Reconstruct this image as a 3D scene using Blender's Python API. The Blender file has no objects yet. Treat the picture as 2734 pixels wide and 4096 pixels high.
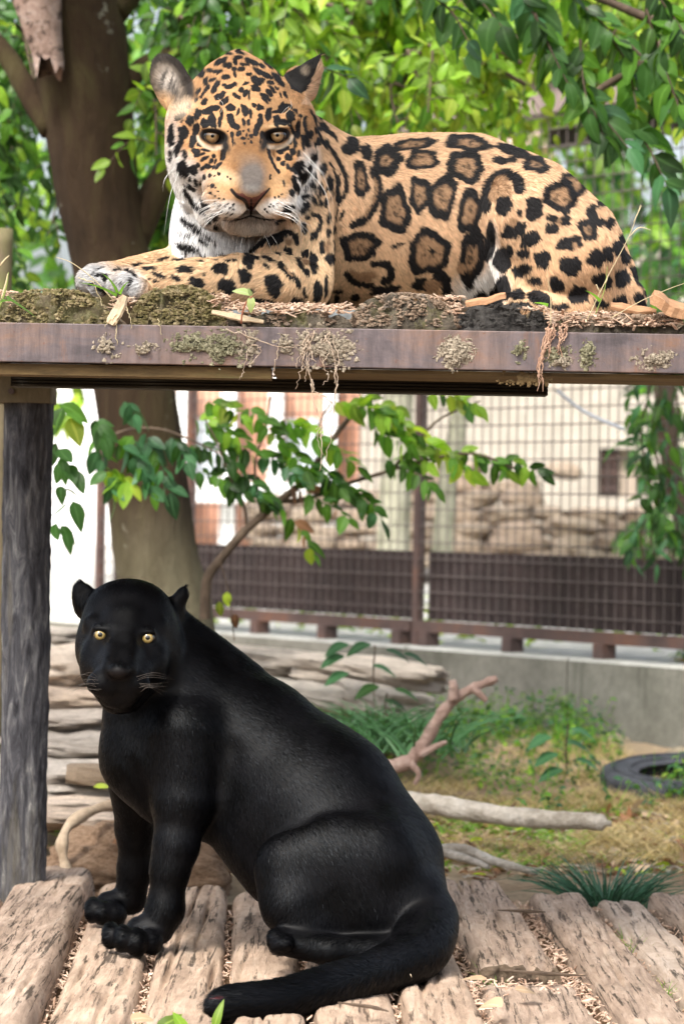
import bpy, bmesh, math, random
import numpy as np
from mathutils import Vector, Matrix, Quaternion

# ------------------------------------------------------------------ camera, world, sun, exposure
C = bpy.context.scene.collection
SC = bpy.context.scene
FPX, CXP, CYP = 12206.0, 1367.0, 2048.0        # focal length and centre of the photograph in its own pixels
ROLL = math.radians(1.0)
CAMZ = 1.0
cr, sr = math.cos(ROLL), math.sin(ROLL)

cam_data = bpy.data.cameras.new('camera')
cam = bpy.data.objects.new('camera', cam_data)
C.objects.link(cam)
cam_data.sensor_fit = 'VERTICAL'
cam_data.sensor_height = 36.0
cam_data.lens = FPX / 4096 * 36.0
cam_data.clip_end = 400
cam.matrix_world = Matrix(((cr, -sr, 0, 0), (0, 0, -1, 0), (sr, cr, 0, CAMZ), (0, 0, 0, 1)))
cam_data.dof.use_dof = True
cam_data.dof.focus_distance = 5.66
cam_data.dof.aperture_fstop = 5.3
cam_data.dof.aperture_blades = 9
SC.camera = cam

SUN_EL, SUN_AZ = 50.0, -155.0                    # degrees; azimuth from +Y (away from camera) towards +X
world = bpy.data.worlds.new('World')
SC.world = world
world.use_nodes = True
wn = world.node_tree.nodes
wl = world.node_tree.links
for n in list(wn): wn.remove(n)
sky = wn.new('ShaderNodeTexSky')
sky.sky_type = 'NISHITA'
sky.sun_disc = False
sky.sun_elevation = math.radians(SUN_EL)
sky.sun_rotation = math.radians(SUN_AZ)
sky.air_density = 1.0
sky.dust_density = 6.0
sky.ozone_density = 1.0
hs = wn.new('ShaderNodeHueSaturation')
hs.inputs['Saturation'].default_value = 0.55
bg = wn.new('ShaderNodeBackground')
bg.inputs['Strength'].default_value = 0.15
wo = wn.new('ShaderNodeOutputWorld')
wl.new(sky.outputs[0], hs.inputs['Color'])
wl.new(hs.outputs[0], bg.inputs[0])
wl.new(bg.outputs[0], wo.inputs[0])

sun_data = bpy.data.lights.new('sun', 'SUN')
sun_data.energy = 2.6
sun_data.angle = math.radians(12)
sun_data.color = (1.0, 0.96, 0.9)
sun = bpy.data.objects.new('sun', sun_data)
C.objects.link(sun)
_el, _az = math.radians(SUN_EL), math.radians(SUN_AZ)
_d = Vector((math.sin(_az) * math.cos(_el), math.cos(_az) * math.cos(_el), math.sin(_el)))
sun.rotation_euler = _d.to_track_quat('Z', 'Y').to_euler()
sun.location = (0, 3, 8)

SC.view_settings.view_transform = 'Standard'
SC.view_settings.look = 'None'
SC.view_settings.gamma = 1.0
SC.view_settings.use_curve_mapping = False
SC.view_settings.exposure = 1.32
SC.cycles.use_denoising = True
SC.cycles.max_bounces = 8
SC.cycles.transparent_max_bounces = 8
SC.cycles.sample_clamp_indirect = 6.0

# ------------------------------------------------------------------ helpers
DS = 2734.0 / 1568.0


def P(sx, sy, D):
    """A point D metres in front of the camera that stands at this pixel of the photograph."""
    u = (sx - CXP) / FPX * D
    v = (CYP - sy) / FPX * D
    return np.array((u * cr - v * sr, D, CAMZ + u * sr + v * cr))


def p(dx, dy, D):
    return P(dx * DS, dy * DS, D)


def V(dx, dy, D):
    return Vector(p(dx, dy, D))


def r_(px, D):
    return px * DS / FPX * D


def project(co):
    x, y, z = co[:, 0], co[:, 1], co[:, 2] - CAMZ
    u = (x * cr + z * sr) / y * FPX + CXP
    v = CYP - (-x * sr + z * cr) / y * FPX
    return u, v


def on_plane_z(dx, dy, z):
    """Point on the horizontal plane z seen at this (1568-wide) pixel."""
    a = p(dx, dy, 1.0)
    t = (z - CAMZ) / (a[2] - CAMZ)
    return np.array((a[0] * t, t, z))


def tag(o, label=None, cat=None, group=None, kind=None):
    if label: o['label'] = label
    if cat: o['category'] = cat
    if group: o['group'] = group
    if kind: o['kind'] = kind
    return o


def empty(name, loc=(0, 0, 0), label=None, cat=None, group=None):
    o = bpy.data.objects.new(name, None)
    C.objects.link(o)
    o.location = loc
    o.empty_display_size = 0.05
    return tag(o, label, cat, group)


def link(name, me, mat=None, parent=None, smooth=False):
    o = bpy.data.objects.new(name, me)
    C.objects.link(o)
    if mat is not None and len(me.materials) == 0: me.materials.append(mat)
    if parent is not None:
        o.parent = parent
        o.matrix_parent_inverse = parent_world(parent).inverted()
    if smooth: me.shade_smooth()
    return o


def parent_world(o):
    m = Matrix.LocRotScale(o.location, o.rotation_euler, o.scale)
    if o.parent is not None:
        m = parent_world(o.parent) @ o.matrix_parent_inverse @ m
    return m


def mesh_np(name, verts, faces):
    me = bpy.data.meshes.new(name)
    me.from_pydata([tuple(map(float, v)) for v in verts], [], [tuple(map(int, f)) for f in faces])
    me.update()
    return me


def quads_mesh(name, verts, quads):
    """Fast path for big numpy quad meshes."""
    me = bpy.data.meshes.new(name)
    nv, nf = len(verts), len(quads)
    me.vertices.add(nv)
    me.vertices.foreach_set('co', np.ascontiguousarray(verts, dtype=np.float32).ravel())
    k = quads.shape[1]
    me.loops.add(nf * k)
    me.loops.foreach_set('vertex_index', np.ascontiguousarray(quads, dtype=np.int32).ravel())
    me.polygons.add(nf)
    me.polygons.foreach_set('loop_start', np.arange(0, nf * k, k, dtype=np.int32))
    me.update(calc_edges=True)
    return me


class MB:
    """Collects boxes, bars and tubes into one mesh."""
    def __init__(s): s.v, s.f = [], []

    def add(s, vs, fs):
        n = len(s.v)
        s.v += [tuple(x) for x in vs]
        s.f += [tuple(i + n for i in f) for f in fs]
        return s

    def box(s, lo, hi):
        x0, y0, z0 = lo; x1, y1, z1 = hi
        return s.add([(x0, y0, z0), (x1, y0, z0), (x1, y1, z0), (x0, y1, z0), (x0, y0, z1), (x1, y0, z1), (x1, y1, z1), (x0, y1, z1)],
                     [(0, 3, 2, 1), (4, 5, 6, 7), (0, 1, 5, 4), (1, 2, 6, 5), (2, 3, 7, 6), (3, 0, 4, 7)])

    def bar(s, a, b, w, h, up=(0, 0, 1)):
        """Box beam from a to b, w across, h along 'up'."""
        a, b = Vector(a), Vector(b)
        d = (b - a).normalized()
        u = Vector(up)
        side = d.cross(u).normalized()
        u = side.cross(d).normalized()
        pts = []
        for q in (a, b):
            for i, j in ((-1, -1), (1, -1), (1, 1), (-1, 1)):
                pts.append(q + side * (i * w / 2) + u * (j * h / 2))
        return s.add(pts, [(0, 1, 2, 3), (7, 6, 5, 4), (0, 4, 5, 1), (1, 5, 6, 2), (2, 6, 7, 3), (3, 7, 4, 0)])

    def tube(s, pts, rad, n=6, cap=True, jit=0.0, rnd=random):
        pts = [Vector(q) for q in pts]
        m = len(pts)
        if not hasattr(rad, '__len__'): rad = [rad] * m
        ref = Vector((0.31, 0.2, 0.93))
        base = len(s.v)
        prev = None
        for i, q in enumerate(pts):
            d = (pts[min(i + 1, m - 1)] - pts[max(i - 1, 0)])
            if d.length < 1e-9: d = Vector((0, 0, 1))
            d.normalize()
            if prev is None:
                sd = d.cross(ref)
                if sd.length < .05: sd = d.cross(Vector((1, 0, 0)))
            else:
                sd = prev - d * prev.dot(d)
            sd.normalize(); prev = sd
            up = d.cross(sd)
            for k in range(n):
                a = 2 * math.pi * k / n
                rr = rad[i] * (1 + (rnd.uniform(-jit, jit) if jit else 0))
                s.v.append(tuple(q + (sd * math.cos(a) + up * math.sin(a)) * rr))
        for i in range(m - 1):
            for k in range(n):
                k2 = (k + 1) % n
                s.f.append((base + i * n + k, base + i * n + k2, base + (i + 1) * n + k2, base + (i + 1) * n + k))
        if cap:
            s.f.append(tuple(base + k for k in reversed(range(n))))
            s.f.append(tuple(base + (m - 1) * n + k for k in range(n)))
        return s

    def mesh(s, name): return mesh_np(name, s.v, s.f)

    def build(s, name, mat, parent=None, smooth=False):
        return link(name, s.mesh(name), mat, parent, smooth)


def spline(pts, n):
    """Catmull-Rom through pts (rows of any width), n samples."""
    q = np.array(pts, float)
    q = np.vstack([2 * q[0] - q[1], q, 2 * q[-1] - q[-2]])
    m = len(q) - 3
    out = []
    for t in np.linspace(0, m - 1e-6, n):
        i = int(t); f = t - i
        a, b, c, d = q[i:i + 4]
        out.append(.5 * (2 * b + (c - a) * f + (2 * a - 5 * b + 4 * c - d) * f * f + (3 * b - a - 3 * c + d) * f ** 3))
    return np.array(out)


# cheap vectorised value noise in 2D / 3D
_rs = np.random.RandomState(7)
_tab = _rs.rand(64, 64, 64).astype(np.float32)


def vnoise(x, y, z):
    x = np.asarray(x, float); y = np.asarray(y, float); z = np.asarray(z, float)
    xi, yi, zi = np.floor(x).astype(int), np.floor(y).astype(int), np.floor(z).astype(int)
    fx, fy, fz = x - xi, y - yi, z - zi
    fx, fy, fz = [f * f * (3 - 2 * f) for f in (fx, fy, fz)]
    g = lambda a, b, c: _tab[a & 63, b & 63, c & 63]
    c00 = g(xi, yi, zi) * (1 - fx) + g(xi + 1, yi, zi) * fx
    c10 = g(xi, yi + 1, zi) * (1 - fx) + g(xi + 1, yi + 1, zi) * fx
    c01 = g(xi, yi, zi + 1) * (1 - fx) + g(xi + 1, yi, zi + 1) * fx
    c11 = g(xi, yi + 1, zi + 1) * (1 - fx) + g(xi + 1, yi + 1, zi + 1) * fx
    return (c00 * (1 - fy) + c10 * fy) * (1 - fz) + (c01 * (1 - fy) + c11 * fy) * fz


def fbm(x, y, z, o=3):
    s, a, t = 0, .5, 0
    for i in range(o):
        s = s + a * vnoise(x * 2 ** i + 17 * i, y * 2 ** i + 5 * i, z * 2 ** i)
        t += a; a *= .5
    return s / t


# ------------------------------------------------------------------ materials
class NT:
    def __init__(s, name):
        s.m = bpy.data.materials.new(name); s.m.use_nodes = True
        s.n, s.l = s.m.node_tree.nodes, s.m.node_tree.links
        for x in list(s.n): s.n.remove(x)
        s.out = s.n.new('ShaderNodeOutputMaterial')

    def add(s, t, **kw):
        x = s.n.new(t)
        for k, v in kw.items():
            if k.startswith('i_'):
                x.inputs[k[2:].replace('_', ' ')].default_value = v
            else: setattr(x, k, v)
        return x

    def lk(s, a, b): s.l.new(a, b)

    def coords(s, scale=(1, 1, 1), kind='Object', rot=(0, 0, 0)):
        tc = s.add('ShaderNodeTexCoord')
        mp = s.add('ShaderNodeMapping')
        mp.inputs['Scale'].default_value = scale
        mp.inputs['Rotation'].default_value = rot
        s.lk(tc.outputs[kind], mp.inputs[0])
        return mp.outputs[0]

    def noise(s, vec, scale=5, detail=6, rough=.6, dist=0):
        x = s.add('ShaderNodeTexNoise')
        x.inputs['Scale'].default_value = scale; x.inputs['Detail'].default_value = detail
        x.inputs['Roughness'].default_value = rough; x.inputs['Distortion'].default_value = dist
        s.lk(vec, x.inputs['Vector'])
        return x.outputs['Fac']

    def ramp(s, fac, stops, interp='LINEAR'):
        x = s.add('ShaderNodeValToRGB')
        e = x.color_ramp.elements
        x.color_ramp.interpolation = interp
        while len(e) < len(stops): e.new(.5)
        for i, (pos, col) in enumerate(stops):
            e[i].position = pos
            e[i].color = (col[0], col[1], col[2], 1) if hasattr(col, '__len__') else (col, col, col, 1)
        s.lk(fac, x.inputs[0])
        return x.outputs[0]

    def mix(s, fac, a, b, blend='MIX'):
        x = s.add('ShaderNodeMix', data_type='RGBA', blend_type=blend)
        for sock, v in ((x.inputs[0], fac), (x.inputs[6], a), (x.inputs[7], b)):
            if hasattr(v, 'is_linked'): s.lk(v, sock)
            else: sock.default_value = v if not hasattr(v, '__len__') else (v[0], v[1], v[2], 1)
        return x.outputs[2]

    def bump(s, h, strength=.5, dist=.01):
        x = s.add('ShaderNodeBump')
        x.inputs['Strength'].default_value = strength; x.inputs['Distance'].default_value = dist
        s.lk(h, x.inputs['Height'])
        return x.outputs[0]

    def principled(s, col, rough=.8, spec=.3, normal=None, **kw):
        x = s.add('ShaderNodeBsdfPrincipled')
        for sock, v in ((x.inputs['Base Color'], col), (x.inputs['Roughness'], rough), (x.inputs['Specular IOR Level'], spec)):
            if hasattr(v, 'is_linked'): s.lk(v, sock)
            else: sock.default_value = v if not hasattr(v, '__len__') else (v[0], v[1], v[2], 1)
        for k, v in kw.items(): x.inputs[k.replace('_', ' ')].default_value = v
        if normal is not None: s.lk(normal, x.inputs['Normal'])
        s.lk(x.outputs[0], s.out.inputs[0])
        return x


def noisy_mat(name, c1, c2, scale=8, rough=.85, stretch=(1, 1, 1), bump=.4, bdist=.01, spec=.25, c3=None, detail=8):
    t = NT(name)
    v = t.coords(stretch)
    n = t.noise(v, scale, detail, .65)
    stops = [(.3, c1), (.7, c2)] if c3 is None else [(.28, c1), (.52, c2), (.74, c3)]
    col = t.ramp(n, stops)
    n2 = t.noise(v, scale * 6, 4, .7)
    col = t.mix(.35, col, t.ramp(n2, [(.3, .25), (.7, 1.0)]), 'MULTIPLY')
    h = t.noise(v, scale * 2.5, 8, .7)
    t.principled(col, rough, spec, t.bump(h, bump, bdist))
    return t.m


def plain_mat(name, c, rough=.6, spec=.4, **kw):
    t = NT(name); t.principled(c, rough, spec, **kw); return t.m
# ------------------------------------------------------------------ implicit bodies -> one continuous mesh
class Sdf:
    def __init__(s, lo, hi, h):
        s.lo, s.h = np.array(lo, float), h
        n = np.ceil((np.array(hi) - s.lo) / h).astype(int) + 1
        s.F = np.full(n, .2, np.float32)
        s.ax = [(s.lo[i] + np.arange(n[i]) * h).astype(np.float32) for i in range(3)]

    def _sub(s, lo, hi):
        sl = []
        for i in range(3):
            a = max(0, int((lo[i] - s.lo[i]) / s.h)); b = min(s.F.shape[i], int((hi[i] - s.lo[i]) / s.h) + 2)
            if b <= a: return None
            sl.append(slice(a, b))
        sl = tuple(sl)
        return sl, s.ax[0][sl[0]][:, None, None], s.ax[1][sl[1]][None, :, None], s.ax[2][sl[2]][None, None, :]

    def _apply(s, sl, d, k, mode):
        f = s.F[sl]
        if mode == 'add':
            hh = np.clip(.5 + .5 * (f - d) / k, 0, 1)
            s.F[sl] = f + (d - f) * hh - k * hh * (1 - hh)
        else:
            hh = np.clip(.5 - .5 * (f + d) / k, 0, 1)
            s.F[sl] = f + (-d - f) * hh + k * hh * (1 - hh)

    def cap(s, a, b, ra, rb, k=.02, mode='add'):
        a, b = np.array(a), np.array(b)
        m = max(ra, rb) + k + 2 * s.h
        g = s._sub(np.minimum(a, b) - m, np.maximum(a, b) + m)
        if g is None: return
        sl, X, Y, Z = g
        ab = b - a; L = max(float(ab @ ab), 1e-9)
        t = np.clip(((X - a[0]) * ab[0] + (Y - a[1]) * ab[1] + (Z - a[2]) * ab[2]) / L, 0, 1)
        d = np.sqrt((X - a[0] - t * ab[0]) ** 2 + (Y - a[1] - t * ab[1]) ** 2 + (Z - a[2] - t * ab[2]) ** 2) - (ra + (rb - ra) * t)
        s._apply(sl, d, k, mode)

    def ell(s, c, r, k=.02, rot=0.0, mode='add', tilt=0.0):
        """Ellipsoid: radii along x, y (depth), z; rot = clockwise in the picture (about y), degrees; tilt about z."""
        c = np.array(c); m = max(r) + k + 2 * s.h
        g = s._sub(c - m, c + m)
        if g is None: return
        sl, X, Y, Z = g
        x, y, z = X - c[0], Y - c[1], Z - c[2]
        a = math.radians(rot); ca, sa = math.cos(a), math.sin(a)
        x, z = x * ca - z * sa, x * sa + z * ca
        if tilt:
            b = math.radians(tilt); cb, sb = math.cos(b), math.sin(b)
            x, y = x * cb + y * sb, -x * sb + y * cb
        k0 = np.sqrt((x / r[0]) ** 2 + (y / r[1]) ** 2 + (z / r[2]) ** 2)
        k1 = np.sqrt((x / r[0] ** 2) ** 2 + (y / r[1] ** 2) ** 2 + (z / r[2] ** 2) ** 2)
        d = k0 * (k0 - 1) / np.maximum(k1, 1e-6)
        s._apply(sl, d.astype(np.float32), k, mode)

    # pixel-unit shortcuts (1568-wide coordinates, radii in pixels at that distance)
    def pc(s, a, b, k=.02, mode='add'):
        s.cap(p(*a[:3]), p(*b[:3]), r_(a[3], a[2]), r_(b[3], b[2]), k, mode)

    def chain(s, pts, k=.02):
        for a, b in zip(pts[:-1], pts[1:]): s.pc(a, b, k)

    def pe(s, dx, dy, D, rx, rz, rd, k=.02, rot=0, mode='add', tilt=0):
        s.ell(p(dx, dy, D), (r_(rx, D), r_(rd, D), r_(rz, D)), k, rot, mode, tilt)

    def smooth(s, it=1):
        for _ in range(it):
            for ax in range(3):
                F = s.F
                G = F.copy()
                a = [slice(None)] * 3; b = [slice(None)] * 3; c = [slice(None)] * 3
                a[ax], b[ax], c[ax] = slice(0, -2), slice(1, -1), slice(2, None)
                G[tuple(b)] = .25 * F[tuple(a)] + .5 * F[tuple(b)] + .25 * F[tuple(c)]
                s.F = G

    def nets(s):
        F = s.F; ins = F < 0
        cnt = np.zeros(tuple(n - 1 for n in F.shape), np.uint8)
        for i in (0, 1):
            for j in (0, 1):
                for k in (0, 1):
                    cnt += ins[i:F.shape[0] - 1 + i, j:F.shape[1] - 1 + j, k:F.shape[2] - 1 + k]
        I = np.argwhere((cnt > 0) & (cnt < 8))
        idx = np.full(cnt.shape, -1, np.int32)
        idx[I[:, 0], I[:, 1], I[:, 2]] = np.arange(len(I))
        corners = [(i, j, k) for i in (0, 1) for j in (0, 1) for k in (0, 1)]
        val = {c: F[I[:, 0] + c[0], I[:, 1] + c[1], I[:, 2] + c[2]] for c in corners}
        acc = np.zeros((len(I), 3)); w = np.zeros(len(I))
        for a in corners:
            for ax in range(3):
                if a[ax]: continue
                b = list(a); b[ax] = 1; b = tuple(b)
                fa, fb = val[a], val[b]
                m = (fa < 0) != (fb < 0)
                t = np.where(m, fa / np.where(m, fa - fb, 1), 0)
                q = np.tile(np.array(a, float), (len(I), 1)); q[:, ax] += t
                acc += q * m[:, None]; w += m
        verts = s.lo + (I + acc / w[:, None]) * s.h
        quads = []
        for ax in range(3):
            u, v = [(1, 2), (2, 0), (0, 1)][ax]
            sa = [slice(1, -1)] * 3; sb = [slice(1, -1)] * 3
            sa[ax], sb[ax] = slice(0, -1), slice(1, None)
            A, B = ins[tuple(sa)], ins[tuple(sb)]
            E = np.argwhere(A != B)
            off = np.ones(3, int); off[ax] = 0
            E = E + off
            flip = ~ins[E[:, 0], E[:, 1], E[:, 2]]
            q = []
            for du, dv in ((-1, -1), (0, -1), (0, 0), (-1, 0)):
                e = E.copy(); e[:, u] += du; e[:, v] += dv
                q.append(idx[e[:, 0], e[:, 1], e[:, 2]])
            q = np.stack(q, 1)
            q[flip] = q[flip][:, ::-1]
            quads.append(q)
        return verts, np.vstack(quads)

    def grad(s, pts):
        """Outward normals from the field."""
        g = np.zeros_like(pts)
        for ax in range(3):
            for sg in (-1, 1):
                q = pts.copy(); q[:, ax] += sg * s.h * 1.5
                g[:, ax] += sg * s.sample(q)
        return g / np.maximum(np.linalg.norm(g, axis=1, keepdims=True), 1e-9)

    def sample(s, pts):
        t = (pts - s.lo) / s.h
        i = np.clip(np.floor(t).astype(int), 0, np.array(s.F.shape) - 2)
        f = np.clip(t - i, 0, 1)
        F = s.F; x, y, z = i.T; a, b, c = f.T
        return ((F[x, y, z] * (1 - a) + F[x + 1, y, z] * a) * (1 - b) + (F[x, y + 1, z] * (1 - a) + F[x + 1, y + 1, z] * a) * b) * (1 - c) + \
               ((F[x, y, z + 1] * (1 - a) + F[x + 1, y, z + 1] * a) * (1 - b) + (F[x, y + 1, z + 1] * (1 - a) + F[x + 1, y + 1, z + 1] * a) * b) * c


def flow_field(anchors, sx, sy):
    """Combing direction in the picture plane by inverse-distance blending of anchors (x, y, dx, dy) in 1568 pixels."""
    A = np.array(anchors, float)
    x, y = sx / DS, sy / DS
    wx = np.zeros_like(x); wy = np.zeros_like(x); ww = np.zeros_like(x)
    for ax, ay, dx, dy in A:
        w = 1 / ((x - ax) ** 2 + (y - ay) ** 2 + 400) ** 1.5
        l = math.hypot(dx, dy)
        wx += w * dx / l; wy += w * dy / l; ww += w
    return wx / ww, wy / ww


def set_color(me, name, dom, cols):
    at = me.attributes.new(name, 'FLOAT_COLOR', dom)
    c4 = np.ones((len(cols), 4), np.float32); c4[:, :3] = cols
    at.data.foreach_set('color', c4.ravel())


def make_fur(name, sdf, verts, quads, n, col_fn, len_fn, anchors, mat, parent, lift=.35, rad=.00035, seed=1, dens_fn=None, clump=0.25):
    rs = np.random.RandomState(seed)
    a, b, c, d = [verts[quads[:, i]] for i in range(4)]
    area = .5 * np.linalg.norm(np.cross(c - a, d - b), axis=1)
    mid = (a + b + c + d) / 4
    w = area.copy()
    nf = sdf.grad(mid)
    view = mid - np.array((0, 0, CAMZ)); view /= np.linalg.norm(view, axis=1, keepdims=True)
    facing = -(nf * view).sum(1)
    w *= np.where(facing > -.35, 1.0, .12)
    if dens_fn is not None: w *= dens_fn(*project(mid), mid)
    f = rs.choice(len(quads), n, p=w / w.sum())
    u, v = rs.rand(n, 1), rs.rand(n, 1)
    root = (a[f] * (1 - u) + b[f] * u) * (1 - v) + (d[f] * (1 - u) + c[f] * u) * v
    nrm = sdf.grad(root)
    sx, sy = project(root)
    fx, fy = flow_field(anchors, sx, sy)
    dirv = np.stack([fx, np.zeros_like(fx), -fy], 1)
    dirv += (np.stack([vnoise(root[:, 0] * 40 + 31 * i, root[:, 1] * 40, root[:, 2] * 40) for i in range(3)], 1) - .5) * clump * 2
    dirv += rs.randn(n, 3) * .1
    dirv -= nrm * (dirv * nrm).sum(1, keepdims=True)
    dirv /= np.maximum(np.linalg.norm(dirv, axis=1, keepdims=True), 1e-6)
    L = (len_fn(sx, sy, root) * rs.uniform(.65, 1.2, n))[:, None]
    mid2 = root + dirv * L * .55
    cols = col_fn(*project(mid2), mid2, nrm)
    cols = cols * rs.uniform(.66, 1.34, (n, 1))
    pts = np.zeros((n, 4, 3))
    li = np.asarray(lift(sx, sy) if callable(lift) else np.full(n, lift))[:, None]
    for i, t in enumerate((0, .33, .66, 1.0)):
        pts[:, i] = root - nrm * .0006 + dirv * L * t * math.sqrt(1) + nrm * L * (li * (t - .45 * t * t))
    hc = bpy.data.hair_curves.new(name)
    hc.add_curves([4] * n)
    hc.attributes['position'].data.foreach_set('vector', pts.astype(np.float32).ravel())
    ra = hc.attributes.get('radius') or hc.attributes.new('radius', 'FLOAT', 'POINT')
    rr = np.tile(np.array((1.0, .9, .65, .12), np.float32) * rad, (n, 1)) * rs.uniform(.8, 1.25, (n, 1))
    ra.data.foreach_set('value', rr.astype(np.float32).ravel())
    set_color(hc, 'coat', 'CURVE', cols)
    nj = nrm + rs.randn(n, 3) * .12
    nj /= np.linalg.norm(nj, axis=1, keepdims=True)
    na = hc.attributes.new('skin_normal', 'FLOAT_VECTOR', 'CURVE')
    na.data.foreach_set('vector', nj.astype(np.float32).ravel())
    hc.materials.append(mat)
    o = bpy.data.objects.new(name, hc)
    C.objects.link(o)
    if parent is not None:
        o.parent = parent; o.matrix_parent_inverse = parent_world(parent).inverted()
    return o


def subdivide_region(verts, quads, mask):
    """1-to-4 split of masked quads, splitting the border faces into fans so that no T-junction is left. Returns verts, list of faces."""
    me = quads_mesh('tmp', verts, quads)
    bm = bmesh.new(); bm.from_mesh(me); bpy.data.meshes.remove(me)
    bm.faces.ensure_lookup_table()
    es = set()
    for i in np.nonzero(mask)[0]:
        for e in bm.faces[int(i)].edges: es.add(e)
    bmesh.ops.subdivide_edges(bm, edges=list(es), cuts=1, use_grid_fill=True)
    return bm


def hair_strands(name, strands, rad, mat, parent):
    """Whiskers and the like: each strand a tapering thin tube."""
    for s_ in strands:
        q = spline(s_, 9)
        MB().tube(q, [rad * (1 - .85 * i / 8) for i in range(9)], 4).build(name, mat, parent, True)
# ------------------------------------------------------------------ setting: ground, wall, fence, buildings
FX0, FY0 = 1.12, 10.0                 # the fence passes here at the right edge of the picture
_fd = Vector((-1.707, 2.3, 0)).normalized()
FD = np.array(_fd)                    # along the fence, away to the left
FN = np.array((FD[1], -FD[0], 0))     # horizontal normal, away from the camera side
if FN[1] < 0: FN = -FN


def fpt(s, off=0.0, z=0.0):
    return np.array((FX0, FY0, 0)) + FD * s + FN * off + np.array((0, 0, z))


def f_at(dx):
    """Distance along the fence seen at this picture column (1568-wide)."""
    k = (dx - 784) / 7000
    return (FX0 - k * FY0) / (k * FD[1] - FD[0])


def ground_z(x, y):
    x = np.asarray(x, float); y = np.asarray(y, float)
    z = .045 + .064 * np.clip(y - 6.6, 0, 3.4)
    z = z + .03 * (fbm(x * 2.2, y * 2.2, 0 * x + 1.7) - .5) + .012 * (fbm(x * 9, y * 9, 0 * x + 4.7) - .5)
    d = (x - FX0) * FN[0] + (y - FY0) * FN[1]           # behind the wall the ground is higher
    return np.where(d > .10, .50 + .035 * np.clip(d - .1, 0, 30), z)


def build_ground():
    ys = np.concatenate([np.arange(3.0, 14, .055), np.arange(14, 60, 1.0), np.arange(60, 340, 20.0)])
    xs = np.concatenate([np.arange(-150, -30, 15.0), np.arange(-30, -2.4, 1.5), np.arange(-2.4, 3.0, .055), np.arange(3.0, 30, 1.5), np.arange(30, 160, 15.0)])
    X, Y = np.meshgrid(xs, ys)
    Z = ground_z(X, Y)
    v = np.stack([X.ravel(), Y.ravel(), Z.ravel()], 1)
    nx = len(xs)
    i = (np.arange(len(ys) - 1)[:, None] * nx + np.arange(nx - 1)).ravel()
    q = np.stack([i, i + 1, i + nx + 1, i + nx], 1)
    t = NT('earth')
    v0 = t.coords((1, 1, 1))
    n1 = t.noise(v0, 2.2, 8, .65)
    c = t.ramp(n1, [(.32, (.20, .135, .085)), (.5, (.38, .28, .185)), (.64, (.40, .32, .22)), (.80, (.24, .23, .11))])
    n2 = t.noise(v0, 38, 6, .7)
    c = t.mix(.6, c, t.ramp(n2, [(.3, .35), (.7, 1.15)]), 'MULTIPLY')
    t.principled(c, .95, .1, t.bump(t.noise(v0, 45, 8, .75), .9, .02))
    o = link('ground', quads_mesh('ground', v, q), t.m, None, True)
    tag(o, kind='structure')


build_ground()

# pale path behind the wall
vs = [fpt(s_, o_, .505 + .035 * max(0, o_ - .1) + .012) for s_ in (-6, 5.6, 14) for o_ in (.11, 1.0, 6.5)]
tag(link('path', mesh_np('path', vs, [(0, 1, 4, 3), (1, 2, 5, 4), (3, 4, 7, 6), (4, 5, 8, 7)]), noisy_mat('path_gravel', (.42, .41, .38), (.60, .59, .56), 9, .95)), kind='structure')

# concrete wall under the fence
t = NT('old_concrete')
v0 = t.coords((1, 1, 1))
c = t.ramp(t.noise(v0, 1.6, 8, .65), [(.3, (.11, .108, .09)), (.52, (.205, .20, .175)), (.75, (.29, .28, .245))])
c = t.mix(.55, c, t.ramp(t.noise(v0, 26, 6, .75), [(.3, .45), (.68, 1.1)]), 'MULTIPLY')
c = t.mix(t.ramp(t.noise(t.coords((3.5, 3.5, .35)), 2.4, 6, .7), [(.55, 0.), (.72, .75)]), c, (.055, .06, .045))
t.principled(c, .92, .15, t.bump(t.noise(v0, 60, 6, .7), .5, .006))
M_CONC = t.m
M_CONCTOP = noisy_mat('pale_concrete', (.36, .36, .33), (.52, .52, .49), 6)


def build_wall():
    root = empty('concrete_wall', fpt(2, -.05, .1), 'low grey stained concrete wall under the rusty mesh fence', 'wall')
    cuts = [-1.6, f_at(1357), f_at(985), f_at(560), 4.75]
    for a, b in zip(cuts[:-1], cuts[1:]):
        m = MB()
        g = .004
        n = 14
        vs, fs = [], []
        # front face as a grid so that its foot can be ragged
        for i in range(n + 1):
            s = a + g + (b - a - 2 * g) * i / n
            zb = -.25
            for off, z in ((-.10, zb), (-.10, .30), (-.10, .512), (-.092, .52), (.10, .52), (.10, zb)):
                q = fpt(s, off, z)
                if z not in (.52, .512, zb): q = q + np.array((0, 0, .02 * math.sin(s * 5)))
                vs.append(q)
        for i in range(n):
            for k in range(5):
                o = i * 6
                fs.append((o + k, o + k + 1, o + 6 + k + 1, o + 6 + k))
        fs += [tuple(range(5, -1, -1)), tuple(n * 6 + k for k in range(6))]
        m.add(vs, fs)
        me = m.mesh('panel')
        bmm = bmesh.new(); bmm.from_mesh(me); bmesh.ops.recalc_face_normals(bmm, faces=bmm.faces); bmm.to_mesh(me); bmm.free()
        me.materials.append(M_CONC); me.materials.append(M_CONCTOP)
        for pl in me.polygons:
            if pl.normal.z > .5: pl.material_index = 1
        link('panel', me, None, root)
    # eroded lump of mortar and earth along the wall's foot at the right
    rs = random.Random(3)
    m = MB()
    for k in range(40):
        s = rs.uniform(-1.4, 1.4)
        q = fpt(s, -.10 - rs.uniform(0, .05), 0)
        q[2] = .20 + rs.uniform(-.03, .05)
        lump(m, q, (rs.uniform(.04, .10), rs.uniform(.03, .05), rs.uniform(.02, .05)), rs)
    tag(m.build('footing_rubble', noisy_mat('rubble', (.16, .13, .09), (.30, .26, .19), 20), root, True), kind='stuff')


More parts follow.
